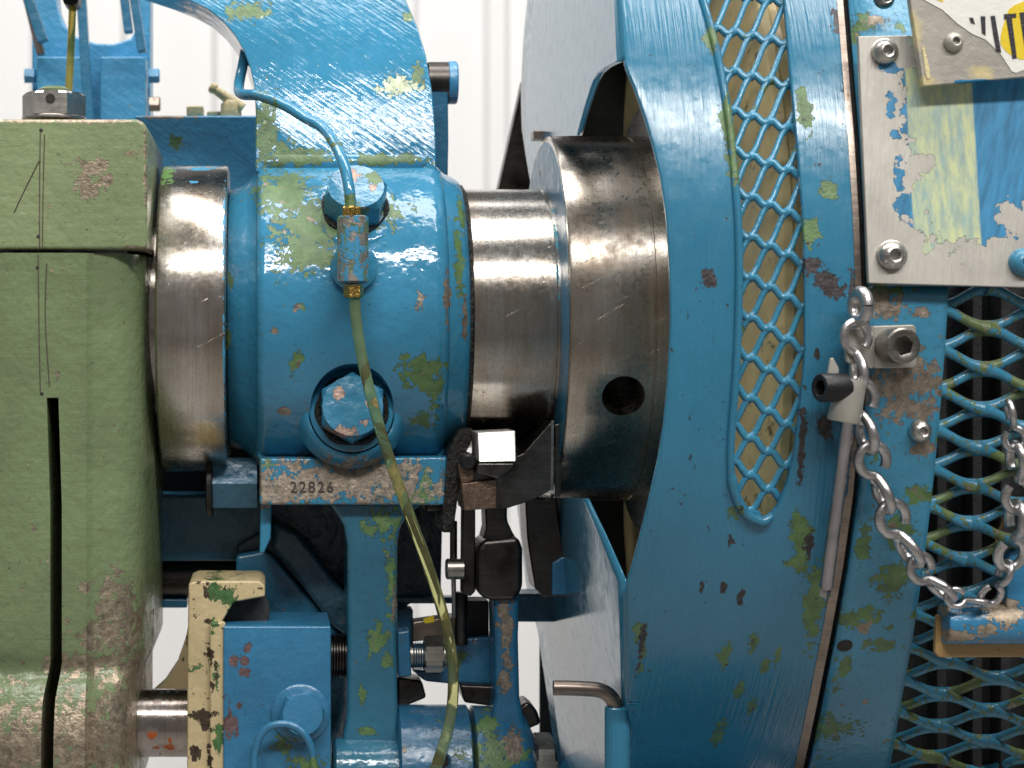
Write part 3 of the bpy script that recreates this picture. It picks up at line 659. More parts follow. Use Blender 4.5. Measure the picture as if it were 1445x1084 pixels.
# arm above
def lean(x, y): return 84 - (238 - y) * 0.33
arm = [(40, -54), (190, -38), (235, -23), (268, -10), (294, 4), (314, 22), (331, 44), (344, 68), (353, 94), (359, 122), (361, 160), (361, 246), (613, 246), (613, 190), (610, 130), (603, 75), (592, 30), (578, -10), (560, -90), (40, -90)]
b = NB(); prism(b, arm, 60, -150)
for py in range(-82, 240, 14):
    bmesh.ops.bisect_plane(b, geom=b.verts[:] + b.edges[:] + b.faces[:], plane_co=PP(0, py, 60), plane_no=(0, 0, 1))
for v in b.verts:
    if v.co.y < -50 * S:
        q_ = max(0.0, 246 - ((542 - v.co.z / S) - CY) / 0.9786 - CY + 0.0) if False else max(0.0, v.co.z / S - (542 - YU(246, 60)))
        v.co.y = -(92 - 0.20 * q_ - 0.00075 * q_ * q_) * S
mk('arm', b, 'arm', t, bevel=15, segs=5)
b = NB()                                                   # fillet between arm and barrel
lathe(b, [(XU(364, 90), 15), (XU(380, 90), 20), (XU(595, 90), 20), (XU(611, 90), 15)], Y0=YU(232, 90), d0=72, segs=24); mk('fillet', b, 'arm', t)
# upper bolt
upc = W(XU(502, 200), YU(294, 200), 168); UA = Vector((0, -math.cos(math.radians(37)), math.sin(math.radians(37))))
b = NB(); rings(b, upc - UA * 40 * S, UA, [(0, 78), (38, 64), (43, 59), (44, 52), (44, 20)], 40); mk('bolt_seat', b, 'housing', t)
hexbolt('cap_bolt', t, upc + UA * 3.2 * S, UA, 43, 44, 'boltpaint', 0.25)
b = NB(); rings(b, lowc - BA * 40 * S, BA, [(0, 55.5), (18, 55), (20, 52), (20, 30)], 40); mk('bolt_seat', b, 'housing', t)
b = NB(); rings(b, lowc - BA * 44 * S, BA, [(0, 74), (8, 71), (16, 67), (21, 63), (23, 60), (22, 57), (5, 56)], 48, cap1=False); mk('bolt_boss', b, 'housing', t)
b = NB(); tube(b, [lowc - BA * 16 * S + (Vector((1, 0, 0)) * math.cos(i * math.pi / 12) + BA.cross(Vector((1, 0, 0))) * math.sin(i * math.pi / 12)) * 45 * S for i in range(25)], lambda s_: 3.2 + 1.4 * math.sin(40 * s_), 8, 2); mk('packed_grease', b, 'grease', t)
b = NB(); tube(b, [upc + UA * 4 * S + (Vector((1, 0, 0)) * math.cos(i * math.pi / 12) + UA.cross(Vector((1, 0, 0))) * math.sin(i * math.pi / 12)) * 42 * S for i in range(25)], lambda s_: 3.2 + 1.4 * math.sin(33 * s_), 8, 2); mk('packed_grease', b, 'grease', t)
b = NB(); lathe(b, [(XU(665, 185) - 2, 150), (XU(665, 185) - 1, 188), (XU(665, 185) + 2, 188.5), (XU(665, 185) + 5, 184), (XU(665, 185) + 6, 170)], segs=128); mk('packed_grease', b, 'grease', t)
hexbolt('cap_bolt', t, lowc - BA * 18 * S, BA, 46, 36, 'boltpaint', 0.52)
# stamped base and pedestal
b = NB(); prism(b, [(366, 646), (645, 644), (645, 713), (366, 713)], lambda x, y: 160 + (y - 646) * 0.16, -150); mk('base_block', b, 'housing', t, bevel=4)
cu = bpy.data.curves.new('number', 'FONT'); cu.body = '22826'; cu.size = 21 * S * 1.0; cu.extrude = 0.25 * S; cu.align_x = 'CENTER'; cu.space_character = 1.25; cu.offset = 0.2 * S
to = bpy.data.objects.new('tmp', cu); col.objects.link(to)
dg = bpy.context.evaluated_depsgraph_get(); me = bpy.data.meshes.new_from_object(to.evaluated_get(dg)); bpy.data.objects.remove(to)
me.materials.clear(); me.materials.append(M['stamp'])
so = bpy.data.objects.new('stamped_number', me); col.objects.link(so); so.parent = t; so.matrix_parent_inverse = Matrix.Translation(t.location).inverted()
so.location = PP(440, 695, 168.6); so.rotation_euler = (math.radians(81), 0, 0); so.scale = (0.92, 1, 1)
b = NB(); prism(b, [(462, 708), (600, 708), (582, 722), (566, 740), (561, 765), (560, 900), (562, 1030), (572, 1060), (572, 1130), (468, 1130), (470, 1075), (482, 1050), (489, 1010), (490, 900), (490, 770), (485, 742), (474, 724)], 150, -60); mk('column', b, 'pedestal', t, bevel=14, segs=4)
b = NB(); lathe(b, [(XU(470, 170), 40), (XU(475, 170), 46), (XU(564, 170), 46), (XU(570, 170), 40)], Y0=YU(1092, 150), d0=140, segs=32); mk('foot', b, 'pedestal', t)
b = NB(); prism(b, [(334, 770), (376, 745), (376, 700), (500, 700), (500, 1100), (440, 1100), (440, 890), (334, 890)], -40, -120); mk('rear_web', b, 'darkweb', t, bevel=4)
b = NB(); prism(b, [(384, 735), (420, 752), (498, 850), (498, 905), (470, 885), (384, 772)], 30, -42); mk('rib', b, 'darkweb', t, bevel=8, segs=4)
b = NB(); prism(b, [(333, 785), (372, 778), (380, 780), (480, 892), (470, 930), (333, 930)], 10, -38); mk('rib', b, 'teal', t, bevel=5)
b = NB(); prism(b, [(368, 708), (384, 708), (382, 760), (372, 782), (366, 780)], 140, -40); mk('rib', b, 'housing', t, bevel=5)
b = NB(); prism(b, [(550, 700), (625, 700), (622, 850), (600, 846), (578, 852), (562, 872), (555, 900)], -80, -120); mk('rear_web', b, 'darkweb', t, bevel=3)
b = NB(); prism(b, [(600, 700), (645, 700), (645, 722), (600, 722)], 140, -60); mk('rib', b, 'oily', t, bevel=5)

# ------------------------------------------------------------------ oil line
t = thing('oil_line', 'blue painted oil pipe with brass nuts feeding the bearing', 'pipe', PP(498, 375, 240))
b = NB(); tube(b, [PP(349, 55, -30), PP(343, 90, -10), PP(337, 122, 20), PP(342, 133, 60), PP(365, 135, 100), PP(400, 148, 130), PP(432, 167, 160), PP(455, 180, 190), PP(474, 205, 230), PP(486, 235, 262), PP(493, 270, 276), PP(495, 302, 280)], 7.4, 14)
mk('pipe', b, 'housing', t)
fd = 276
b = NB(); rings(b, PP(496, 307, fd), (0, 0, 1), [(0, 13, 'h'), (12, 13, 'h'), (14, 11)], 24, 0.5); mk('brass_nut', b, 'brass', t, smooth=20)
b = NB(); rings(b, PP(498, 400, fd - 4), (0, 0.04, 1), [(0, 17), (2, 20), (84, 20), (86, 17)], 28); mk('coupling', b, 'coupling', t)
b = NB(); rings(b, PP(499, 420, fd - 5), (0, 0, 1), [(0, 11), (2, 13, 'h'), (14, 13, 'h'), (16, 12)], 24, 0.1); mk('brass_nut', b, 'brass', t, smooth=20)
b = NB(); rings(b, PP(498, 378, 200), FRONT, [(0, 31), (34, 31), (37, 27)], 32); mk('port_boss', b, 'housing', t)
b = NB(); tube(b, [PP(500, 416, 270), PP(503, 455, 272), PP(511, 505, 274), PP(525, 565, 276), PP(547, 640, 272), PP(577, 725, 262), PP(606, 805, 252), PP(626, 870, 246), PP(638, 930, 244), PP(639, 985, 244), PP(632, 1030, 246), PP(618, 1075, 248), PP(606, 1110, 250)], 7.2, 16)
tag(mk('oil_hose', b, 'hose'), 'translucent yellow green hose hanging down from the brass nut', 'hose')

# ------------------------------------------------------------------ cream bracket, blue block
t = thing('cream_bracket', 'cream bracket with chipped edges beside the blue block', 'bracket', PP(300, 1084, 150))
b = NB(); prism(b, [(266, 824), (276, 820), (366, 820), (374, 826), (374, 842), (330, 850), (312, 880), (312, 1120), (264, 1120), (264, 950)], 190, 60); mk('face', b, 'cream', t, bevel=3)
b = NB(); box(b, 296, 878, 318, 1120, 200, 188); mk('ridge', b, 'cream', t, bevel=3)
b = NB(); prism(b, [(266, 880), (262, 900), (250, 935), (232, 962), (214, 978), (214, 1010), (266, 1010)], 40, 10); mk('gusset', b, 'cream', t, bevel=2)
b = NB(); rod(b, PP(345, 862, 150), PP(345, 862, 80), 34, n=32); tag(mk('black_bush', b, 'cavity'), 'dark round bush tucked between cream bracket and blue block', 'bush')
t = thing('blue_block', 'blue rectangular block with brown spots and washered bolt', 'block', PP(390, 1084, 150))
b = NB(); box(b, 315, 884, 467, 1120, 205, 60); mk('body', b, 'blueblock', t, bevel=2.5)
bp = PP(424, 1006, 206)
b = NB(); rings(b, bp, FRONT, [(-1, 38), (4, 38), (6, 35), (6, 10)], 36); mk('washer', b, 'blueblock', t)
hexbolt('bolt', t, bp + FRONT * 6 * S, (0.1, -1, 0.12), 30, 26, 'blueblock', 0.2)
b = NB(); rod(b, PP(466, 925, 110), PP(492, 925, 110), 28, n=24); mk('stud', b, 'oily', t)
for k_ in range(6):
    b = NB(); rings(b, PP(468 + k_ * 4, 925, 110), (1, 0, 0), [(0, 27), (1.5, 30), (3, 27)], 24); mk('thread', b, 'oily', t)
b = NB(); tube(b, [PP(358, 1110, 236), PP(360, 1060, 236), PP(372, 1032, 238), PP(392, 1022, 240), (PP(415, 1025, 240)), PP(432, 1040, 240), PP(441, 1065, 238), PP(443, 1110, 238)], 5.0, 12)
tag(mk('wire_loop', b, 'blueblock'), 'blue painted wire loop standing in front of the blue block bolt', 'wire')

# ------------------------------------------------------------------ linkage below the shaft
t = thing('pivot_sleeve', 'blue horizontal sleeve with oil hole at the foot of the column', 'sleeve', PP(615, 1084, 180))
b = NB(); cyv = YU(1095, 130)
lathe(b, [(XU(563, 180), 88), (XU(566, 180), 93), (XU(664, 180), 93), (XU(667, 180), 89)], Y0=cyv, d0=120, segs=64); mk('sleeve', b, 'lever', t)
b = NB(); rings(b, PP(624, 1074, 212), (0, -1, 0.1), [(-4, 12), (3, 12), (3, 9), (-2, 9)], 24); mk('oil_hole_rim', b, 'lever', t)
b = NB(); rings(b, PP(624, 1074, 213), (0, -1, 0.1), [(-4, 9), (0.5, 9)], 24); mk('oil_hole', b, 'gap', t)
t = thing('clutch_lever', 'blue and brown upright lever with black forked head under the shaft', 'lever', PP(710, 1084, 160))
b = NB(); lathe(b, [(XU(670, 180), 84), (XU(673, 180), 92), (XU(735, 180), 90), (XU(748, 180), 80), (XU(758, 180), 60)], Y0=cyv, d0=120, segs=64); mk('hub', b, 'lever', t)
b = NB(); prism(b, [(697, 830), (734, 830), (732, 900), (734, 985), (745, 1040), (690, 1040), (699, 985), (698, 900)], 165, 90); mk('arm', b, 'lever', t, bevel=9, segs=4)
b = NB(); prism(b, [(674, 775), (682, 762), (732, 758), (738, 775), (738, 830), (728, 848), (690, 848), (674, 838)], 175, 90); mk('head', b, 'oily', t, bevel=8, segs=4)
b = NB(); prism(b, [(684, 700), (716, 700), (716, 735), (724, 752), (734, 768), (680, 768), (686, 745)], 150, 90); mk('neck', b, 'oily', t, bevel=4)
b = NB(); rings(b, W(XU(758, 180), cyv - 2, 130), (1, 0, 0), [(0, 50), (4, 56, 'h'), (25, 56, 'h'), (29, 48)], 24, 0.22); mk('nut', b, 'bolt', t, smooth=20)
b = NB(); prism(b, [(728, 1002), (744, 990), (758, 1002), (764, 1022), (745, 1030)], 130, 70); mk('spacer', b, 'oily', t, bevel=5)
b = NB(); prism(b, [(741, 700), (786, 704), (790, 740), (796, 775), (809, 815), (809, 832), (802, 842), (768, 843), (755, 830), (750, 800), (744, 760)], 110, 40)
tag(mk('trip_arm', b, 'oily', None, bevel=3), 'curved black trip arm hanging beside the guard sheet', 'arm')
b = NB(); prism(b, [(779, 795), (796, 785), (808, 816), (808, 832), (801, 840), (779, 840)], 116, 109)
tag(mk('wear_shoe', b, 'lever', None, bevel=2), 'blue and worn shoe at the lower end of the trip arm', 'shoe')
t = thing('throwout_cam', 'dark machined throw-out cam with bright edge under the journal', 'cam', PP(730, 722, 150))
b = NB(); prism(b, [(662, 640), (700, 655), (738, 640), (779, 594), (781, 690), (752, 706), (702, 722), (668, 706)], 175, 40); mk('body', b, 'darksteel', t, bevel=2)
b = NB(); prism(b, [(778, 594), (782, 594), (781, 692), (777, 692)], 178, 170); mk('bright_edge', b, 'plain', t, bevel=0.6)
b = NB(); prism(b, [(783, 600), (797, 594), (794, 680), (790, 702), (783, 700)], 160, 60); mk('back_plate', b, 'darksteel', t, bevel=1)
b = NB(); prism(b, [(674, 653), (727, 653), (724, 664), (704, 676), (672, 668)], 215, 100); mk('ledge', b, 'darksteel', t, bevel=3)
b = NB(); prism(b, [(674, 611), (727, 608), (728, 651), (676, 652)], lambda x, y: 196 + (y - 610) * 0.52, 120)
tag(mk('ground_key', b, 'white_flat', None, bevel=1.2), 'bright white ground steel key below the journal', 'key')
t = thing('bronze_shoe', 'brown bronze shoe block under the bright key', 'block', PP(675, 720, 160))
b = NB(); prism(b, [(651, 683), (701, 676), (701, 717), (655, 721)], 200, 110); mk('block', b, 'bronze', t, bevel=1.5)
b = NB(); prism(b, [(646, 658), (654, 640), (668, 642), (670, 678), (651, 684)], 190, 110); mk('tongue', b, 'bronze', t, bevel=2)
b = NB(); rings(b, PP(660, 652, 190), FRONT, [(0, 11), (9, 11), (12, 8)], 20); mk('screw', b, 'black', t)
b = NB(); prism(b, [(632, 636), (648, 606), (668, 604), (664, 628), (652, 648), (648, 690), (640, 752), (622, 752), (628, 690)], 178, 60)
tag(mk('grease_lump', b, 'grease', None, bevel=5), 'black lump of old grease between housing and cam', 'grease')
t = thing('link_plate', 'dark steel link plate with short bright pin', 'link', PP(660, 840, 130))
b = NB(); prism(b, [(653, 715), (671, 715), (671, 835), (664, 842), (652, 838)], 150, 120); mk('plate', b, 'oily', t, bevel=2)
b = NB(); rod(b, PP(629, 803, 150), PP(656, 803, 150), 14, n=24, ch=2); mk('pin_head', b, 'bolt', t)
b = NB(); rod(b, PP(640, 735, 130), PP(640, 800, 130), 5, n=12); mk('stem', b, 'oily', t)
b = NB(); rod(b, PP(640, 815, 148), PP(641, 872, 148), 3.2, n=10); mk('cotter', b, 'bolt', t)
t = thing('spring_rod', 'dark vertical rod dropping to the adjusting clamp', 'rod', PP(650, 900, 110))
b = NB(); rod(b, PP(651, 835, 110), PP(651, 910, 110), 9, n=16); mk('shank', b, 'oily', t)
b = NB(); box(b, 658, 848, 690, 905, 60, 10); mk('guide', b, 'cavity', t, bevel=2)
t = thing('adjusting_clamp', 'blue oily clamp with threaded bolt and bright nut', 'clamp', PP(640, 980, 120))
b = NB(); prism(b, [(560, 892), (578, 890), (581, 955), (562, 956)], 140, 90); mk('flange', b, 'lever', t, bevel=3)
b = NB(); rod(b, PP(570, 925, 110), PP(630, 925, 110), 16, n=24); mk('bolt_shank', b, 'bolt', t)
for k_ in range(5):
    b = NB(); rings(b, PP(582 + k_ * 3.4, 925, 110), (1, 0, 0), [(0, 15.5), (1.2, 18), (2.4, 15.5)], 24); mk('thread', b, 'lever', t)
b = NB(); rings(b, PP(598, 923, 110), (1, 0, 0), [(0, 22), (2, 25, 'h'), (24, 25, 'h'), (26, 22)], 24, 0.5); mk('nut', b, 'bolt_light', t, smooth=20)
b = NB(); prism(b, [(580, 945), (620, 948), (632, 910), (640, 902), (700, 898), (700, 968), (660, 972), (640, 966), (600, 962)], 85, 30); mk('body', b, 'lever', t, bevel=4)
b = NB(); prism(b, [(560, 955), (596, 962), (602, 985), (560, 1002)], 90, 30); mk('lug', b, 'oily', t, bevel=4)
b = NB(); prism(b, [(648, 966), (700, 968), (700, 998), (655, 992)], 110, 30); mk('lug', b, 'oily', t, bevel=4)
b = NB(); prism(b, [(582, 878), (655, 868), (655, 898), (582, 906)], 40, 0); mk('top_strap', b, 'brownsteel', t, bevel=2)
b = NB(); prism(b, [(597, 874), (612, 868), (613, 878), (600, 880)], 42, 40.6); mk('yellow_paint_mark', b, 'sticker_yellow', t)
b = NB(); box(b, 560, 843, 640, 852, -40, -70); tag(mk('cross_strip', b, 'teal', None, bevel=2), 'thin teal cross strip behind the hose', 'strip')
b = NB(); box(b, 560, 860, 583, 925, -20, -60); tag(mk('rear_plate', b, 'teal', None, bevel=2), 'dark plate behind the column beside the clamp flange', 'plate')
b = NB(); box(b, 722, 838, 840, 878, -30, -90); tag(mk('tie_bar', b, 'teal', None, bevel=3), 'dark teal tie bar running behind the lever into the guard', 'bar')

# ------------------------------------------------------------------ flywheel guard
RG = 660.0
def dcyl(py, R=RG):
    d = R
    for _ in range(30):
        Y = YU(py, d); d = math.sqrt(max(1.0, R * R - (Y - AX) ** 2))
    return d
def NC(py):
    d = dcyl(py); return Vector((0, -d, -(YU(py, d) - AX)))
def PC(px, py, R=RG): return PP(px, py, dcyl(py, R))
LEFT = [(-60, 874), (0, 877), (88, 882), (100, 886), (120, 895), (160, 909), (200, 921), (250, 933), (300, 940), (350, 944), (400, 946), (450, 947), (500, 945), (550, 942), (600, 937), (650, 929), (700, 918), (750, 906), (800, 893), (826, 885), (1130, 889)]
SL = [(-60, 973), (0, 991), (50, 1005), (100, 1016), (150, 1025), (200, 1031), (250, 1036), (300, 1040), (350, 1042), (400, 1042), (450, 1041), (500, 1039), (550, 1036), (600, 1032), (640, 1030), (670, 1031), (695, 1036), (715, 1045), (728, 1056), (736, 1074)]
SR = [(-60, 1100), (0, 1107), (100, 1115), (200, 1125), (300, 1133), (400, 1136), (500, 1136), (550, 1132), (600, 1126), (650, 1119), (690, 1109), (715, 1098), (728, 1088), (736, 1074)]
RT = [(-60, 1183), (0, 1189), (100, 1197), (200, 1205), (300, 1211), (400, 1215), (500, 1215), (600, 1211), (700, 1203), (800, 1189), (900, 1171), (1000, 1151), (1084, 1133), (1130, 1122)]
t = thing('flywheel_guard', 'blue curved sheet metal flywheel guard with long mesh window', 'guard', PC(1030, 1084))
rows = sorted(set([-60 + 12 * i for i in range(66)] + [88, 826, 736, 730, 724, 717, 709] + [740 + 12 * i for i in range(33)]))
def mid(tab, y): return interp(tab, y) if y <= 736 else 1074.0
b = NB()
for (fa, fb, n) in ((lambda y: interp(LEFT, y), lambda y: mid(SL, y), 10), (lambda y: mid(SR, y), lambda y: interp(RT, y), 10)):
    prev = None
    for y in rows:
        a_, c_ = fa(y), fb(y)
        row = [b.verts.new(PC(a_ + (c_ - a_) * i / n, y)) for i in range(n + 1)]
        if prev:
            for i in range(n): b.faces.new((prev[i], prev[i + 1], row[i + 1], row[i]))
        prev = row
bmesh.ops.remove_doubles(b, verts=b.verts[:], dist=S * 0.3)
bmesh.ops.recalc_face_normals(b, faces=b.faces[:])
if sum(f.normal.y for f in b.faces) > 0: bmesh.ops.reverse_faces(b, faces=b.faces[:])
for f in b.faces: f.smooth = True
me = bpy.data.meshes.new('front_sheet'); b.to_mesh(me); b.free(); me.materials.append(M['guard'])
o = bpy.data.objects.new('front_sheet', me); col.objects.link(o); o.parent = t; o.matrix_parent_inverse = Matrix.Translation(t.location).inverted()
m = o.modifiers.new('thickness', 'SOLIDIFY'); m.thickness = 9 * S; m.offset = -1
m = o.modifiers.new('edge', 'BEVEL'); m.width = 1.6 * S; m.segments = 2; m.limit_method = 'ANGLE'; m.angle_limit = math.radians(50)
b = NB()
tube(b, [PC(x + 1, y, RG + 1) for y, x in SL if y > -61] + [PC(1084, 732, RG - 1), PC(1090, 726, RG - 5)], lambda s: 4.2 if s < 0.72 else 5.6 - 30 * max(0, s - 0.93), 12, 6); mk('window_rim', b, 'guard', t)
# side sheet with the slot for the shaft
def side_panel(y0, y1, front, rear):
    bb = NB(); prev = None; ys_ = sorted(set([y0 + (y1 - y0) * i / 24 for i in range(25)] + [q for q in (86, 88, 90, 95, 103, 112, 191.5, 193, 702, 703.5) if y0 < q < y1]))
    for y in ys_:
        pf = front(y); p_r = rear(y)
        row = []
        edge = interp(LEFT, y) if not (88 < y < 826) else (882 + (y - 88) * 3 / 738)
        d_e = dcyl(y); Xe = XU(edge, d_e)
        for i in range(13):
            px = pf + (p_r - pf) * i / 12
            kk = (px - CX) / (Xe - CX); d = D - D / kk
            row.append(bb.verts.new(W(Xe, YU(y, d), d)))
        if prev:
            for i in range(12): bb.faces.new((prev[i], prev[i + 1], row[i + 1], row[i]))
        prev = row
    o_ = mk('side_sheet', bb, 'sheet', t, solid=1.6)
    return o_
upf = [(-60, 874), (0, 877), (86, 882), (90, 872), (95, 862), (103, 852), (112, 846), (130, 839), (160, 829), (191.5, 820), (193, 776), (215, 764), (262, 755)]
upr = [(-60, 752), (0, 744), (60, 738), (130, 735), (180, 736), (215, 741), (262, 749)]
side_panel(-60, 262, lambda y: interp(upf, y) - 0.5, lambda y: interp(upr, y))
lof = [(590, 752), (702, 766), (703.5, 830), (760, 857), (822, 884), (1130, 888)]
lor = [(590, 722), (640, 726), (700, 728), (840, 744), (880, 757), (980, 772), (1084, 786), (1130, 792)]
side_panel(600, 1130, lambda y: interp(lof, y) - 0.5, lambda y: interp(lor, y))
# bare edge along the seam
b = NB(); prev = None
for y in rows:
    w = 12 if y > 700 else (7 if y > 420 else 8)
    xx = interp(RT, y); row = [b.verts.new(PC(xx - w, y, RG + 0.9)), b.verts.new(PC(xx + 0.6, y, RG + 0.9)), b.verts.new(PC(xx + 0.6, y, RG - 12))]
    if prev:
        for i in range(2): b.faces.new((prev[i], prev[i + 1], row[i + 1], row[i]))
    prev = row
mk('bare_edge', b, 'brownsteel', t, smooth=30)
# window mesh
b = NB(); RM = RG - 14
def wn_(i, j):
    Yj = -120 + 51.0 * j
    s = 4 + 16 * max(0.0, min(1.0, (Yj) / 560.0))
    return (982 + 25.5 * i, Yj + s * i + 16 * max(0, min(1, (Yj + 100) / 600)))
def okn(p):
    x, y = p
    return -60 <= y <= 752 and (mid(SL, min(y, 735)) - 34 if y < 735 else 1040) <= x <= (mid(SR, min(y, 735)) + 30 if y < 735 else 1110)
for i in range(-2, 8):
    for j in range(-1, 20):
        p = wn_(i, j)
        for q, r in ((wn_(i + 1, j), 4.3), (wn_(i + 1, j - 1), 3.4)):
            if okn(p) and okn(q):
                dx, dy = q[0] - p[0], q[1] - p[1]
                pts = [PC(p[0] + dx * s, p[1] + dy * s + ((-3.5 * math.sin(2 * math.pi * s)) if r > 4 else (3.0 * math.sin(2 * math.pi * s))), RM) for s in (0, 0.17, 0.33, 0.5, 0.67, 0.83, 1)]
                tube(b, pts, (lambda s, r=r: r + 1.5 * abs(2 * s - 1) ** 3), 7, 2)
mk('window_mesh', b, 'mesh_blue', t, smooth=80)
# back, top and bottom sheets added to block light, dark strip behind the seam
b = NB(); plan_prism(b, [(800, -285), (1032, -285), (1032, -292), (800, -292)], -110, 1140); mk('back_light_block', b, 'cavity', t)
for yy in (-150, 1140):
    b = NB(); plan_prism(b, [(785, -290), (1032, -290), (1032, 560), (785, 560)], yy, yy + 6); mk('end_light_block', b, 'sheet', t)
b = NB(); prev = None
for y in rows:
    xx = interp(RT, y); row = [b.verts.new(PC(xx - 12, y, RG - 22)), b.verts.new(PC(xx + 30, y, RG - 22))]
    if prev: b.faces.new((prev[0], prev[1], row[1], row[0]))
    prev = row
mk('seam_backing', b, 'gap', t, solid=4)  # dark strip added so the open seam looks shaded
b = NB(); plan_prism(b, [(1046, -290), (1052, -290), (1052, 330), (1046, 330)], -110, 1000); mk('inner_light_block', b, 'cavity', t)  # inner wall added to keep light out of the drum
# hinge with L pin
b = NB(); hx, hd = 871, dcyl(1040) + 16
b_p0, b_p1 = PP(hx, 1100, hd), PP(hx, 997, hd)
rod(b, b_p0, b_p1, 15, n=28, ch=1.5); hb = mk('hinge_barrel', b, 'guard', t)
b = NB(); prism(b, [(886, 993), (905, 993), (905, 1120), (886, 1120)], lambda x, y: dcyl(y) + 3, lambda x, y: dcyl(y) - 3); mk('hinge_leaf', b, 'guard', t, bevel=1)
b = NB(); tube(b, [PP(781, 971, hd), PP(800, 971, hd), PP(825, 972, hd), PP(845, 974, hd), PP(858, 980, hd), PP(867, 992, hd), PP(870, 1010, hd)], 9, 16, 8)
tag(mk('hinge_pin', b, 'brownsteel'), 'bent brown steel pin dropped into the blue hinge barrel', 'pin')
# punched holes and hidden inside
t2 = thing('flywheel', 'cream painted flywheel seen through the guard window', 'flywheel', W(1000, AX + 590, 0))
b = NB(); lathe(b, [(930, 60), (930, 420), (940, 560), (952, 586), (956, 590), (966, 590), (970, 586), (978, 586), (982, 591), (1004, 591), (1010, 584), (1018, 584), (1022, 540), (1040, 530), (1040, 60)], segs=160); mk('rim', b, 'flywheel', t2)

# ------------------------------------------------------------------ fixed guard at the other side of the seam
t = thing('guard_frame', 'chipped blue frame strip with expanded metal panel next to the guard', 'guard', PC(1300, 1084))
SLF = [(y, x + 9) for y, x in RT]
SRF = [(-60, 1700), (404, 1700), (404.5, 1339), (500, 1333), (600, 1325), (700, 1315), (800, 1303), (900, 1288), (1000, 1270), (1084, 1256), (1130, 1247)]
b = NB(); prev = None
for y in sorted(set([-60 + 16 * i for i in range(75)] + [404, 404.5])):
    x0, x1 = interp(SLF, y), interp(SRF, y)
    if y <= 404: x1 = 1640
    nn = 10; row = [b.verts.new(PC(x0 + (x1 - x0) * i / nn, y, RG - 3)) for i in range(nn + 1)]
    if prev and not (abs(y - 404.5) < 0.01):
        for i in range(nn): b.faces.new((prev[i], prev[i + 1], row[i + 1], row[i]))
    elif prev:
        pass
    prev = row
bmesh.ops.recalc_face_normals(b, faces=b.faces[:])
if sum(f.normal.y for f in b.faces) > 0: bmesh.ops.reverse_faces(b, faces=b.faces[:])
for f in b.faces: f.smooth = True
me = bpy.data.meshes.new('frame_strip'); b.to_mesh(me); b.free(); me.materials.append(M['worn'])
o = bpy.data.objects.new('frame_strip', me); col.objects.link(o); o.parent = t; o.matrix_parent_inverse = Matrix.Translation(t.location).inverted()
m = o.modifiers.new('thickness', 'SOLIDIFY'); m.thickness = 8 * S; m.offset = -1
b = NB(); rings(b, PC(1192, 911, RG - 3), NC(911), [(-4, 9), (0.5, 9)], 24); mk('bolt_hole', b, 'gap', t)
# expanded metal
b = NB(); RE = RG - 16
ynode = [404.0]; st_ = 0
while ynode[-1] < 1150: ynode.append(ynode[-1] + 57.5 - 14.5 * max(0, min(1, (ynode[-1] - 480) / 560)))
def em(i, j2):     # i column, j2 half rows
    jj = j2 / 2.0; k0 = max(0, min(len(ynode) - 2, int(math.floor(jj)))); f = jj - k0
    y = ynode[k0] + (ynode[k0 + 1] - ynode[k0]) * f
    return (1393 - 68 * max(0, (y - 464) / 540) ** 1.4 + 70 * i + 0 * y, y + 2)
for i in range(-3, 6):
    for j2 in range(-1, 2 * len(ynode) + 2):
        if (i + j2) % 2: continue
        p = em(i, j2)
        for dj in (-1, 1):
            q = em(i + 1, j2 + dj)
            if p[1] > 1150 or q[1] > 1150 or p[1] < 400 or q[1] < 400: continue
            if max(p[0], q[0]) < interp(SRF, max(405, p[1])) - 6: continue
            dx, dy = q[0] - p[0], q[1] - p[1]
            sg = 1 if dj > 0 else -1
            pts = [PC(p[0] + dx * s, p[1] + dy * (s - 0.06 * math.sin(2 * math.pi * s)), RE + 4 * sg) for s in (0, 0.12, 0.25, 0.38, 0.5, 0.62, 0.75, 0.88, 1)]
            tube(b, pts, (lambda s: 5.4 + 3.6 * abs(2 * s - 1) ** 2.2), 8, 2)
mk('expanded_metal', b, 'mesh', t, smooth=80)
# dark casing behind the expanded metal
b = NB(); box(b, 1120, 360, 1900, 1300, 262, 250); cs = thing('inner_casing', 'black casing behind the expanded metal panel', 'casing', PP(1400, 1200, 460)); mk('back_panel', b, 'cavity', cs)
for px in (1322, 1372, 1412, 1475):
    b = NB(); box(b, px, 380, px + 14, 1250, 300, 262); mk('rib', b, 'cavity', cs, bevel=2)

# aluminium plate with its screws
def dpl(x, y): return 632 + (y - 50) * 0.128
t = thing('aluminium_plate', 'scraped aluminium plate with blue paint and pale green stripe', 'plate', PP(1330, 404, 660))
b = NB(); prism(b, [(1211, 51), (1700, 44), (1700, 412), (1445, 406), (1226, 400)], dpl, lambda x, y: dpl(x, y) - 8); mk('sheet', b, 'alu_plate', t, bevel=1.2)
for px, py, R, mt in ((1248, 74, 14, 'bolt_light'), (1258, 361, 15.5, 'bolt_light'), (1444, 371, 15, 'worn')):
    b = NB(); rings(b, PP(px, py, dpl(px, py)), FRONT, [(-1, R * 1.08), (1.5, R * 1.08), (2, R)], 28); w_ = mk('washer', b, mt, t)
    socket_screw('button_screw', t, PP(px, py, dpl(px, py) + 2), (0.06, -1, 0.02), R, 13, mt, 0.42, dome=True)
socket_screw('frame_screw', t, PP(1247, -2, 600), (0.06, -1, 0.02), 12, 9, 'bolt', 0.5, dome=True)

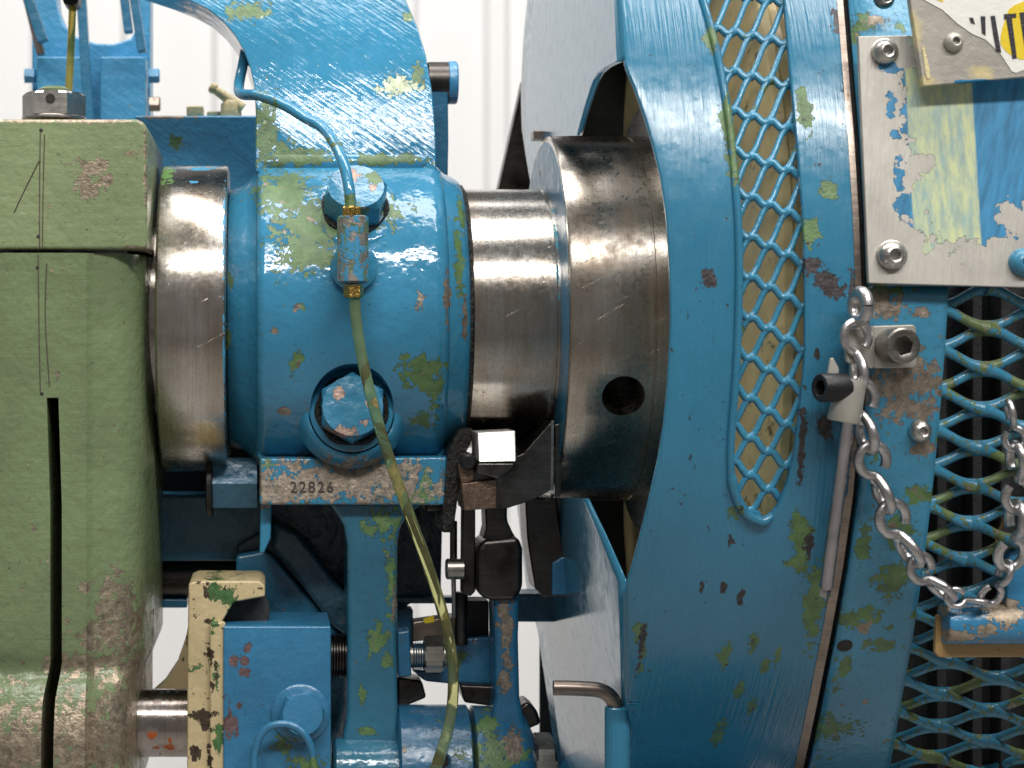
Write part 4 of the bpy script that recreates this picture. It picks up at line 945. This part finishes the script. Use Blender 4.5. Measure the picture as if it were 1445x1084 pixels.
# sign
def dsg(x, y): return 664 + (y) * 0.02 + (x - 1300) * 0.02
t = thing('warning_sign', 'torn yellow and white warning sign on a bare metal plate', 'sign', PP(1370, 120, 680))
b = NB(); prism(b, [(1278, -40), (1303, 122), (1445, 109), (1700, 86), (1700, -40)], dsg, lambda x, y: dsg(x, y) - 12); mk('sign_plate', b, 'signmetal', t, bevel=1.5)
b = NB(); prism(b, [(1288, -30), (1304, 0), (1330, 14), (1352, 34), (1372, 48), (1391, 56), (1412, 76), (1428, 101), (1434, 103), (1450, 97), (1700, 70), (1700, -30)], lambda x, y: dsg(x, y) + 0.9, lambda x, y: dsg(x, y) + 0.1); mk('sticker', b, 'sticker_white', t)
def flat(name, poly, mat, h=1.3):
    bb = NB(); prism(bb, poly, lambda x, y: dsg(x, y) + h, lambda x, y: dsg(x, y) + 0.95); return mk(name, bb, mat, t)
flat('yellow_field', [(1445, 2), (1432, 7), (1423, 14), (1420, 24), (1415, 38), (1412, 52), (1412, 62), (1419, 72), (1427, 78), (1440, 84), (1460, 84), (1700, 70), (1700, -30), (1455, -4)], 'sticker_yellow')
flat('yellow_field', [(1322, 0), (1331, 3), (1330, -10), (1320, -10)], 'sticker_yellow')
for poly in ([(1368, 25), (1373, 25), (1376, 34), (1370, 32)], [(1384, 23), (1390.5, 23), (1391, 50), (1386, 47)], [(1398, 23), (1404, 22), (1413, 74), (1406, 71), (1402, 50)],
             [(1417, 20), (1434, 19), (1434, 25), (1428, 25.5), (1435, 82), (1429, 83), (1420, 27), (1417, 27)], [(1438.5, 18), (1470, 15), (1470, 22), (1446, 24), (1455, 80), (1448, 81)]):
    flat('letter', poly, 'ink', 1.75)
rv = PP(1345, 60, dsg(1345, 60))
socket_screw('rivet', t, rv, (0.10, -1, 0.05), 10.5, 9, 'alu', 0.42, dome=True)
flat('orange_mark', [(1301, 64), (1305, 66), (1312, 100), (1313, 110), (1309, 112), (1306, 104)], 'pale_clear', 0.8)

# latch bracket, screws, pin
t = thing('latch_bracket', 'small bent steel bracket with black socket screw on the frame strip', 'bracket', PC(1262, 520))
bd = RG + 6
b = NB(); prism(b, [(1232, 460), (1289, 458), (1293, 462), (1294, 515), (1290, 519), (1233, 520)], bd, bd - 9); mk('plate', b, 'alu', t, bevel=1.5)
b = NB(); prism(b, [(1190, 466), (1231, 460), (1235, 462), (1235, 518), (1231, 521), (1196, 512)], lambda x, y: bd + 2 + (1235 - x) * 0.5, lambda x, y: bd - 7 + (1235 - x) * 0.5); mk('wing', b, 'alu', t, bevel=1.5)
socket_screw('cap_screw', t, PP(1258, 488, bd), (0.10, -1, 0.0), 19, 32, 'bolt', 0.58)
t = thing('pin_holder', 'tapered steel pin holder with black knurled screw at its side', 'holder', PP(1194, 598, bd + 20))
a0, a1 = PP(1190, 596, bd + 22), PP(1202, 536, bd + 22)
b = NB(); rings(b, a0, a1 - a0, [(0, 16), (2, 17.5), ((a1 - a0).length / S, 15.5), ((a1 - a0).length / S, 9)], 28); mk('sleeve', b, 'alu', t)
b = NB(); rings(b, PP(1192, 547, bd + 24), (-1, -0.38, 0.0), [(0, 15.5), (30, 15.5), (32, 14), (32, 9.5), (31, 9, 'h'), (16, 9, 'h')], 24); mk('knurled_screw', b, 'black', t)
b = NB(); prism(b, [(1168, 530), (1172, 506), (1176, 505), (1184, 520), (1184, 540), (1168, 540)], bd + 16, bd + 10); mk('tab', b, 'alu', t, bevel=1)
b = NB(); p0, p1 = PP(1197, 590, bd + 22), PP(1164, 842, dcyl(842) + 26)
rod(b, p0, p0 + (p1 - p0) * 0.95, 7.2, n=24, ch=1.0)
rod(b, p0 + (p1 - p0) * 0.94, p1, 6.5, 6.0, n=4, ch=0.6); tag(mk('release_pin', b, 'pinrod'), 'long bright steel release pin hanging over the seam', 'pin')
socket_screw('dome_rivet', None, PC(1298, 608, RG - 2), (0.12, -1, -0.02), 12.5, 11, 'bolt_light', 0.40, dome=True)
tag(bpy.data.objects['dome_rivet'], 'round steel dome rivet on the frame strip under the latch bracket', 'rivet')

# chain
t = thing('chain', 'twisted zinc chain hanging in a loop from the pin holder', 'chain', PC(1330, 880))
def dch(y): return dcyl(min(y, 900)) + 30
bpath = [(1207, 458), (1213, 543), (1226, 632), (1252, 716), (1290, 792), (1338, 842), (1392, 850), (1424, 798), (1437, 716), (1434, 632), (1424, 570)]
def link_mesh():
    bb = NB(); r1, half = 18.5, 26.0; pts = []
    for i in range(0, 15):                   # loop lying in the plane of sight
        a_ = math.radians(-50 + i * 280 / 14) ; pts.append(Vector((r1 * math.cos(a_ + 0.0), 0, half + r1 * 1.15 * math.sin(a_))))
    pts = [Vector((p.x, p.y, p.z)) for p in pts]
    pts.append(Vector((-2, 0, 2)))
    low = []
    for i in range(0, 15):                   # loop turned a quarter
        a_ = math.radians(130 + i * 280 / 14); low.append(Vector((0, r1 * math.cos(a_), -half + r1 * 1.15 * math.sin(a_))))
    pts += low
    tube(bb, [p * S for p in pts], 6.8, 10, 4)
    return bb
lk = None
for i in range(len(bpath) - 1):
    (x0, y0), (x1, y1) = bpath[i], bpath[i + 1]
    c = (PP(x0, y0, dch(y0)) + PP(x1, y1, dch(y1))) / 2
    ax = (PP(x0, y0, dch(y0)) - PP(x1, y1, dch(y1)))
    if lk is None:
        lk = mk('link', link_mesh(), 'chain', t); o = lk
    else:
        o = lk.copy(); col.objects.link(o); o.parent = t; o.matrix_parent_inverse = lk.matrix_parent_inverse.copy()
    z = ax.normalized(); y_ = Vector((0.0, 1, 0)); 
    tw = random.uniform(-0.25, 0.25)
    y_ = (y_ - z * y_.dot(z)).normalized(); x_ = y_.cross(z)
    y2 = (y_ * math.cos(tw) + x_ * math.sin(tw)); x2 = y2.cross(z)
    R_ = Matrix((x2, y2, z)).transposed().to_4x4()
    sc_ = ax.length / S / 87.0
    o.matrix_basis = Matrix.Translation(c) @ R_ @ Matrix.Scale(sc_, 4)
b = NB(); eye = []
for i in range(17):
    a_ = 2 * math.pi * i / 16; eye.append(PP(1214, 432, RG + 34) + Vector((0.25 * 15 * math.cos(a_), -14 * math.cos(a_), 15 * math.sin(a_))) * S)
tube(b, eye, 6.5, 12, 3); mk('end_ring', b, 'chain', t)

# hasp at the lower corner
t = thing('barrel_hasp', 'blue and gold worn barrel hasp below the chain', 'hasp', PP(1390, 930, 650))
hd2 = dcyl(880) + 20
b = NB(); rod(b, PP(1331, 880, hd2), PP(1560, 880, hd2), 23, n=40, ch=1.5)
M['hasp'] = paint('blue_over_brass', srgb(52, 128, 172), b2=[(1345, 868, 620, 14, 8), (1425, 870, 620, 30, 14), (1350, 903, 620, 40, 7), (1400, 890, 620, 26, 6), (1426, 770, 640, 8, 20), (1422, 830, 640, 6, 30)], bare=srgb(178, 162, 142), chip=0.72, chip2=0.66, stroke='h', samp=0.2, rough=0.22)
mk('barrel', b, 'hasp', t)
b = NB(); prism(b, [(1322, 870), (1330, 868), (1330, 905), (1560, 905), (1560, 927), (1326, 928), (1320, 922)], hd2 - 6, hd2 - 16)
M['gold'] = paint('worn_gold_plate', srgb(186, 150, 96), b2=[], bare=srgb(70, 54, 36), chip=0.70, chip2=0.64, chipscale=0.06, stroke='h', samp=0.2, rough=0.35)
mk('base', b, 'gold', t, bevel=2)
b = NB(); prism(b, [(1421, 800), (1426, 780), (1440, 768), (1560, 760), (1560, 892), (1424, 892), (1420, 860)], hd2 + 14, hd2 - 4); mk('lug', b, 'hasp', t, bevel=3)
b = NB(); ring = []
for i in range(21):
    a_ = 2 * math.pi * i / 20; ring.append(PP(1432, 768, hd2) + Vector((20 * math.cos(a_), -4 * math.sin(a_), 34 * math.sin(a_))) * S)
tube(b, ring, 1.8, 8, 2); mk('wire_ring', b, 'gold', t)
